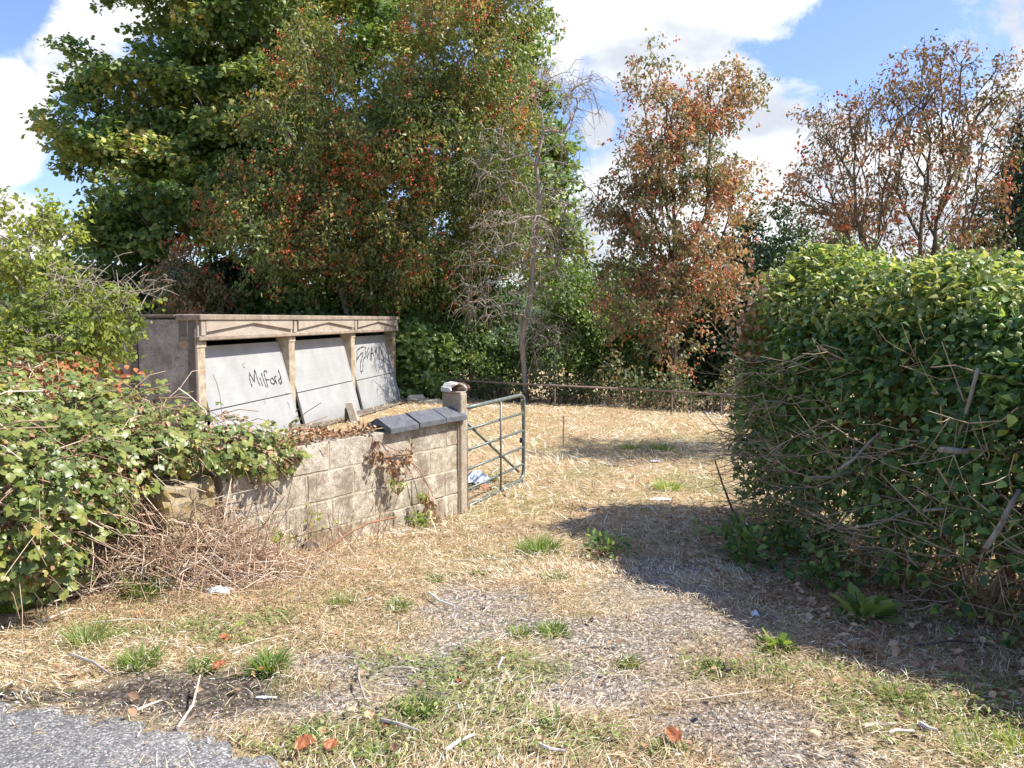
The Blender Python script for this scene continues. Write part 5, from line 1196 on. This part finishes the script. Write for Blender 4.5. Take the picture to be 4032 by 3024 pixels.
def gravel():
    n = 16000; x, y = frustum_pts(n, 1.9, 6.5); k = rng.random(n) < np.maximum(gravel_mask(x, y), .12) * np.where(on_road(x, y), .3, 1); x, y = x[k], y[k]; n = len(x)
    P = np.stack([x, y, G(x, y) + (fbm(x * 7, y * 7, 31) - .5) * .035 + .001], -1)
    V, F, rn = scatter(T_BALL, P, rdir(n), rdir(n), rng.uniform(.002, .006, n) * (1 + (rng.random(n) < .02) * 1.2))
    m = leaf_mat('gravel_stone', [(0, (.20, .17, .14)), (.6, (.40, .35, .30)), (.93, (.56, .51, .45)), (1, (.75, .71, .64))], 0, .8, .3, 1.0)
    tag(npobj('gravel', V, F, m, attrs={'rnd': rn}), 'loose grey gravel on the worn entrance', kind='stuff')
gravel()
def leaf_litter():
    # brown leaves under the hedge and scattered about
    n = 3400; u = rng.uniform(.4, HL + .5, n); P, N_, _ = hedge_pt(u, np.full(n, .02), rng.uniform(-.75, .5, n)); x, y = P[:, 0], P[:, 1]
    n2 = 700; x2, y2 = frustum_pts(n2, 1.9, 10); x = np.concatenate([x, x2]); y = np.concatenate([y, y2]); n += n2; k = ~on_road(x, y) & ~behind_wall(x, y) & ~in_garage(x, y); x, y = x[k], y[k]; n = len(x)
    P = np.stack([x, y, G(x, y) + .02 + rng.random(n) * .02], -1)
    V, F, rn = scatter(T_CURL, P, rdir(n) * [1, 1, .2], rdir(n) * .6 + [0, 0, 1], rng.uniform(.02, .055, n))
    tag(npobj('fallen_leaves', V, F, M['litter_leaf'], attrs={'rnd': rn}), 'brown fallen leaves strewn under the hedge', kind='stuff')
leaf_litter()

# ------------------------------------------------------------------ weeds, tufts, sticks one by one
def tuft(c, r, n, lmin, lmax, w, mat, label, name='grass_tuft', cat='grass tuft', group='green tufts on the worn ground', flat=.55, T=T_BLADE, curve=.2):
    th = rng.random(n) * 6.28; rad = rng.random(n) ** .7 * r; p = np.stack([c[0] + np.cos(th) * rad * .6, c[1] + np.sin(th) * rad * .6, np.full(n, c[2] - .004)], -1)
    el = rng.uniform(flat * .4, 1.45, n); th2 = th + rng.normal(size=n) * .5
    d = np.stack([np.cos(th2) * np.cos(el), np.sin(th2) * np.cos(el), np.sin(el)], -1)
    tv, tf = T; V, F, rn = scatter(T, p, d, rdir(n) * .4 + [0, 0, 1.], rng.uniform(lmin, lmax, n), w * rng.uniform(.7, 1.3, n))
    V = V.astype(float); hd = np.maximum(V[:, 2] - c[2], 0); out = V[:, :2] - c[:2]; V[:, :2] += out * (hd / (lmax + 1e-6))[:, None] * curve * 2
    return tag(npobj(name, V, F, mat, origin=c, attrs={'rnd': rn}), label, cat, group)
tl = [
 (2125, 2175, .20, 420, .06, .16, 'weed', 'brightest large green tuft beyond the gravel, right of the gate post foot'),
 (2400, 2150, .22, 260, .05, .13, 'grass_green', 'dull green tuft in the hedge shade behind the bright one'),
 (2175, 2285, .12, 200, .03, .08, 'weed', 'small tuft just in front of the brightest green tuft'),
 (2625, 1925, .20, 320, .05, .13, 'weed_lime', 'yellow green weed in the sunlit strip of the field'),
 (2600, 1770, .28, 260, .06, .14, 'weed', 'shaded green tuft out in the field, right one of two'), (2480, 1765, .22, 180, .05, .12, 'weed', 'shaded green tuft out in the field, left one of two'),
 (1930, 1890, .14, 130, .04, .10, 'weed', 'green tuft seen through the lower bars of the gate'),
 (575, 2345, .11, 240, .07, .20, 'weed', 'tall weedy tuft in front of the dead stem heap'), (60, 2405, .10, 160, .06, .13, 'weed_lime', 'fern like green tuft at the left edge above the tarmac'),
 (340, 2540, .11, 230, .06, .17, 'grass_green', 'pale grassy tuft on the left with blades standing tall'), (545, 2625, .11, 260, .05, .12, 'weed', 'broad green tuft beside the fallen stick on the left'),
 (800, 2640, .08, 180, .03, .09, 'weed', 'tuft next to the orange fallen leaf'), (1060, 2640, .10, 320, .05, .12, 'weed', 'bushy grass tuft at the edge of the dark tarmac patch'),
 (1350, 2375, .11, 190, .03, .09, 'grass_green', 'olive tuft left of the tiny white scrap'), (1565, 2400, .08, 200, .03, .085, 'weed', 'compact round tuft on the gravel right of the white scrap'),
 (1710, 2290, .08, 100, .03, .07, 'weed', 'small dark tuft on the far edge of the gravel'), (1895, 2265, .08, 110, .03, .06, 'weed', 'flat green tuft on the far gravel edge toward the bright tuft'),
 (2180, 2500, .09, 170, .04, .10, 'weed', 'tuft in the middle of the gravel, larger of a pair'), (2045, 2505, .06, 90, .03, .08, 'weed', 'tuft in the middle of the gravel, smaller of a pair'),
 (2475, 2620, .06, 110, .02, .06, 'weed', 'small round tuft right of centre on the gravel'), (2820, 2630, .06, 110, .02, .06, 'weed', 'small tuft beside the short dark twig'),
 (3060, 2560, .11, 200, .03, .09, 'weed', 'yellowish rosette at the sunlit edge of the hedge shade'), (1650, 2800, .10, 240, .03, .07, 'weed', 'leafy tuft amid the ground cover near the bottom centre'),
 (1500, 1495 * 2 - 2, .09, 160, .03, .07, 'weed', 'leafy tuft close to the rust coloured leaves at the bottom'), (1230, 2900, .07, 120, .02, .06, 'weed', 'low tuft by the tarmac corner at the bottom'),
 (2190, 2860, .08, 140, .03, .07, 'weed', 'low leafy tuft right of the bottom centre'), (3850, 2980, .14, 200, .05, .12, 'grass_green', 'green weed in the near right corner'), (4010, 2960, .10, 160, .04, .10, 'weed_lime', 'bright weed cut off by the right edge at the bottom'),
 (2600, 2960, .08, 140, .02, .06, 'weed', 'low green tuft near the curled rusty leaf'), (3550, 2750, .12, 200, .04, .09, 'grass_green', 'thin green tuft right of the dandelion, in the sun')]
for (px, py, r, n, l0, l1, mt, lab) in tl:
    tuft(ground_at(px, py), r, n, l0, l1, .007 if mt != 'grass_green' else .004, M[mt], lab)
# broad leaved plants in the shade at the hedge foot
T_DAND = fan([(0, 0, 0), (.10, .2, .02), (.07, .3, .02), (.16, .5, .03), (.11, .6, .03), (.17, .8, .02), (0, 1, -.05), (-.17, .8, .02), (-.11, .6, .03), (-.16, .5, .03), (-.07, .3, .02), (-.10, .2, .02)], (0, .6, -.02))
tuft(ground_at(3400, 2440), .07, 30, .10, .19, .16, M['weed'], 'large dandelion plant with toothed leaves in the shade near the hedge foot', 'dandelion_plant', 'dandelion', None, .3, T_DAND, .35)
tuft(ground_at(3060, 2615 - 60), .05, 18, .06, .12, .12, M['weed'], 'small dandelion rosette in the sun below the hedge shade', 'dandelion_plant', 'dandelion', None, .2, T_DAND, .35)
for (px, py, r, h, n, s, lab) in [(2930, 2215, .30, .28, 260, .07, 'dark leafy weed clump at the hedge foot below the leaning dead stem'), (3230, 2320, .24, .2, 150, .06, 'low dark leafy weed in front of the hedge foot'), (3140, 2190, .24, .25, 180, .06, 'leafy clump tucked under the hedge face'),
                                  (2400, 2200, .2, .14, 140, .045, 'shaded leafy weed beyond the gravel near the hedge shade edge')]:
    leafy_clump('leafy_weed', lab, 'weed', ground_at(px, py), r, h, n, s, M['ivy'], group='weeds at the hedge foot', stems=16)
# sticks and long straws
sticks = [((275, 2605), (440, 2690), .008, 'wood_grey', 'grey brown stick lying beside the broad tuft on the left'), ((365, 2475), (660, 2408 + 60), .004, 'board', 'long pale straw stem in front of the tall grassy tuft'),
          ((150, 2480), (290, 2420), .006, 'board', 'pale flat stem at the left below the fern like tuft'), ((190, 2400), (410, 2335), .004, 'board', 'long thin pale stem left of the dead stem heap'),
          ((700, 2900), (790, 2715), .006, 'board', 'forked pale stem standing across the dark tarmac patch'), ((540, 2830), (640, 2790), .006, 'board', 'flat pale straw on the left edge of the tarmac patch'),
          ((1440, 2790), (1412, 2650), .005, 'wood_grey', 'short pale stick pointing away on the gravel'), ((1540, 2658), (1650, 2666), .005, 'board', 'short tan stick lying level near the centre'), ((1250, 2618), (1420, 2620), .003, 'board', 'thin level straw on the left gravel patch'),
          ((1690, 2356), (1790, 2410), .006, 'white', 'whitish stick on the gravel pointing to the centre'), ((1755, 2995), (1870, 2930), .008, 'tile_white', 'chunky pale stick near the bottom centre'), ((2120, 2965), (2230, 2995), .007, 'tile_white', 'pale peeled stick right of the bottom centre'),
          ((3400, 2895), (3530, 2885), .007, 'board', 'short thick pale straw at the lower right'), ((3500, 2920), (3600, 2915), .006, 'tile_white', 'second pale straw just below the thick one at the lower right'), ((3620, 2885), (3690, 2915), .009, 'tile_white', 'pale bark chip at the lower right'),
          ((2850, 2640), (2885, 2690), .006, 'bark', 'short dark twig standing up from the gravel'), ((1500, 2870), (1650, 2915), .008, 'wood_grey', 'grey split stick half buried at the bottom centre left'), ((1960, 2660), (2010, 2620), .005, 'tile_white', 'small white stick on the mossy patch'),
          ((1845, 2165), (1885, 2195), .006, 'tile_white', 'white bent stick near the gate post foot'), ((1770, 2225), (2060, 2222), .003, 'board', 'long level straw in front of the brightest tuft'), ((3600, 2480 + 90), (3850, 2560), .006, 'bark', 'brown stick in the litter at the right below the hedge'),
          ((0, 2560), (330, 2500), .003, 'board', 'long straw at the left edge'), ((900, 2590), (1150, 2520), .003, 'board', 'long slanting straw above the bushy tuft'), ((3000, 2750), (2700, 2790), .003, 'board', 'fine straw crossing the lower right gravel')]
for (a, b2, r, mt, lab) in sticks:
    pa, pb = ground_at(*a), ground_at(*b2); up_ = .03
    m1 = (pa + pb) / 2 + rng.normal(size=3) * .012; pts = [pa, m1, pb]; pts = [q + [0, 0, up_ + r] for q in pts]
    if 'standing' in lab: pts[-1][2] += .03
    V, F = tube1(pts, [r, r * .9, r * .6], 6); tag(npobj('stick', V, F, M[mt], origin=pa), lab, 'stick', 'sticks on the ground')
for (px, py, s, rot, mt, lab) in [(1150, 2975, .075, .3, 'rust_leaf', 'largest rusty curled leaf lying by the tarmac corner at the bottom'), (1290, 2990, .055, 1.4, 'rust_leaf', 'rusty leaf right of the largest one at the bottom'), (2680, 2950, .065, 2.2, 'rust_leaf', 'curled rusty leaf at the bottom right of centre'),
                                  (835, 2658, .055, .8, 'rust_leaf', 'flat orange leaf beside the left green tuft'), (905, 2540, .05, 2.9, 'rust_leaf', 'red brown leaf above the long slanting straw'), (1015, 2668, .03, 1.0, 'rust_leaf', 'small reddish leaf in the bushy tuft'), (1460, 2860, .045, 2.0, 'litter_leaf', 'tan leaf amid the ground cover at the bottom'),
                                  (925, 2485, .04, .4, 'weed_lime', 'pale green fallen leaf on the straw left of centre'), (1085, 2507, .035, 1.7, 'litter_leaf', 'tan leaf right of the pale green fallen one'), (1820, 2715, .03, 2.5, 'rust_leaf', 'small orange leaf on the mossy patch'), (1505, 2885, .04, .2, 'rust_leaf', 'orange star shaped leaf near the grey split stick'), (540, 2440, .04, 1.2, 'rust_leaf', 'rusty leaf between the tall tufts on the left'),
                                  (1560, 2990, .04, 2.2, 'litter_leaf', 'brown leaf at the very bottom centre left')]:
    c = ground_at(px, py) + [0, 0, .03]; N = 1
    V, F, rn = scatter(T_CURL, c[None], np.array([[math.cos(rot), math.sin(rot), .1]]), np.array([[.1, -.25, 1.]]), np.array([s * 1.2]), np.array([s * 1.4]), rnd=np.array([rng.random()]))
    bm = bmesh.new(); me = bpy.data.meshes.new('fallen_leaf'); vs_ = [bm.verts.new(tuple(v - c)) for v in V]
    for f in F: bm.faces.new([vs_[i] for i in f])
    bmesh.ops.subdivide_edges(bm, edges=bm.edges, cuts=2, use_grid_fill=True)
    for v in bm.verts: v.co.z += random.uniform(-.05, .09) * s
    bm.to_mesh(me); bm.free(); a_ = me.attributes.new('rnd', 'FLOAT', 'POINT'); a_.data.foreach_set('value', np.full(len(me.vertices), random.random(), np.float32)); me.materials.append(M[mt])
    o = bpy.data.objects.new('fallen_leaf', me); COL.objects.link(o); o.location = tuple(c); tag(o, lab, 'leaf', 'coloured fallen leaves')
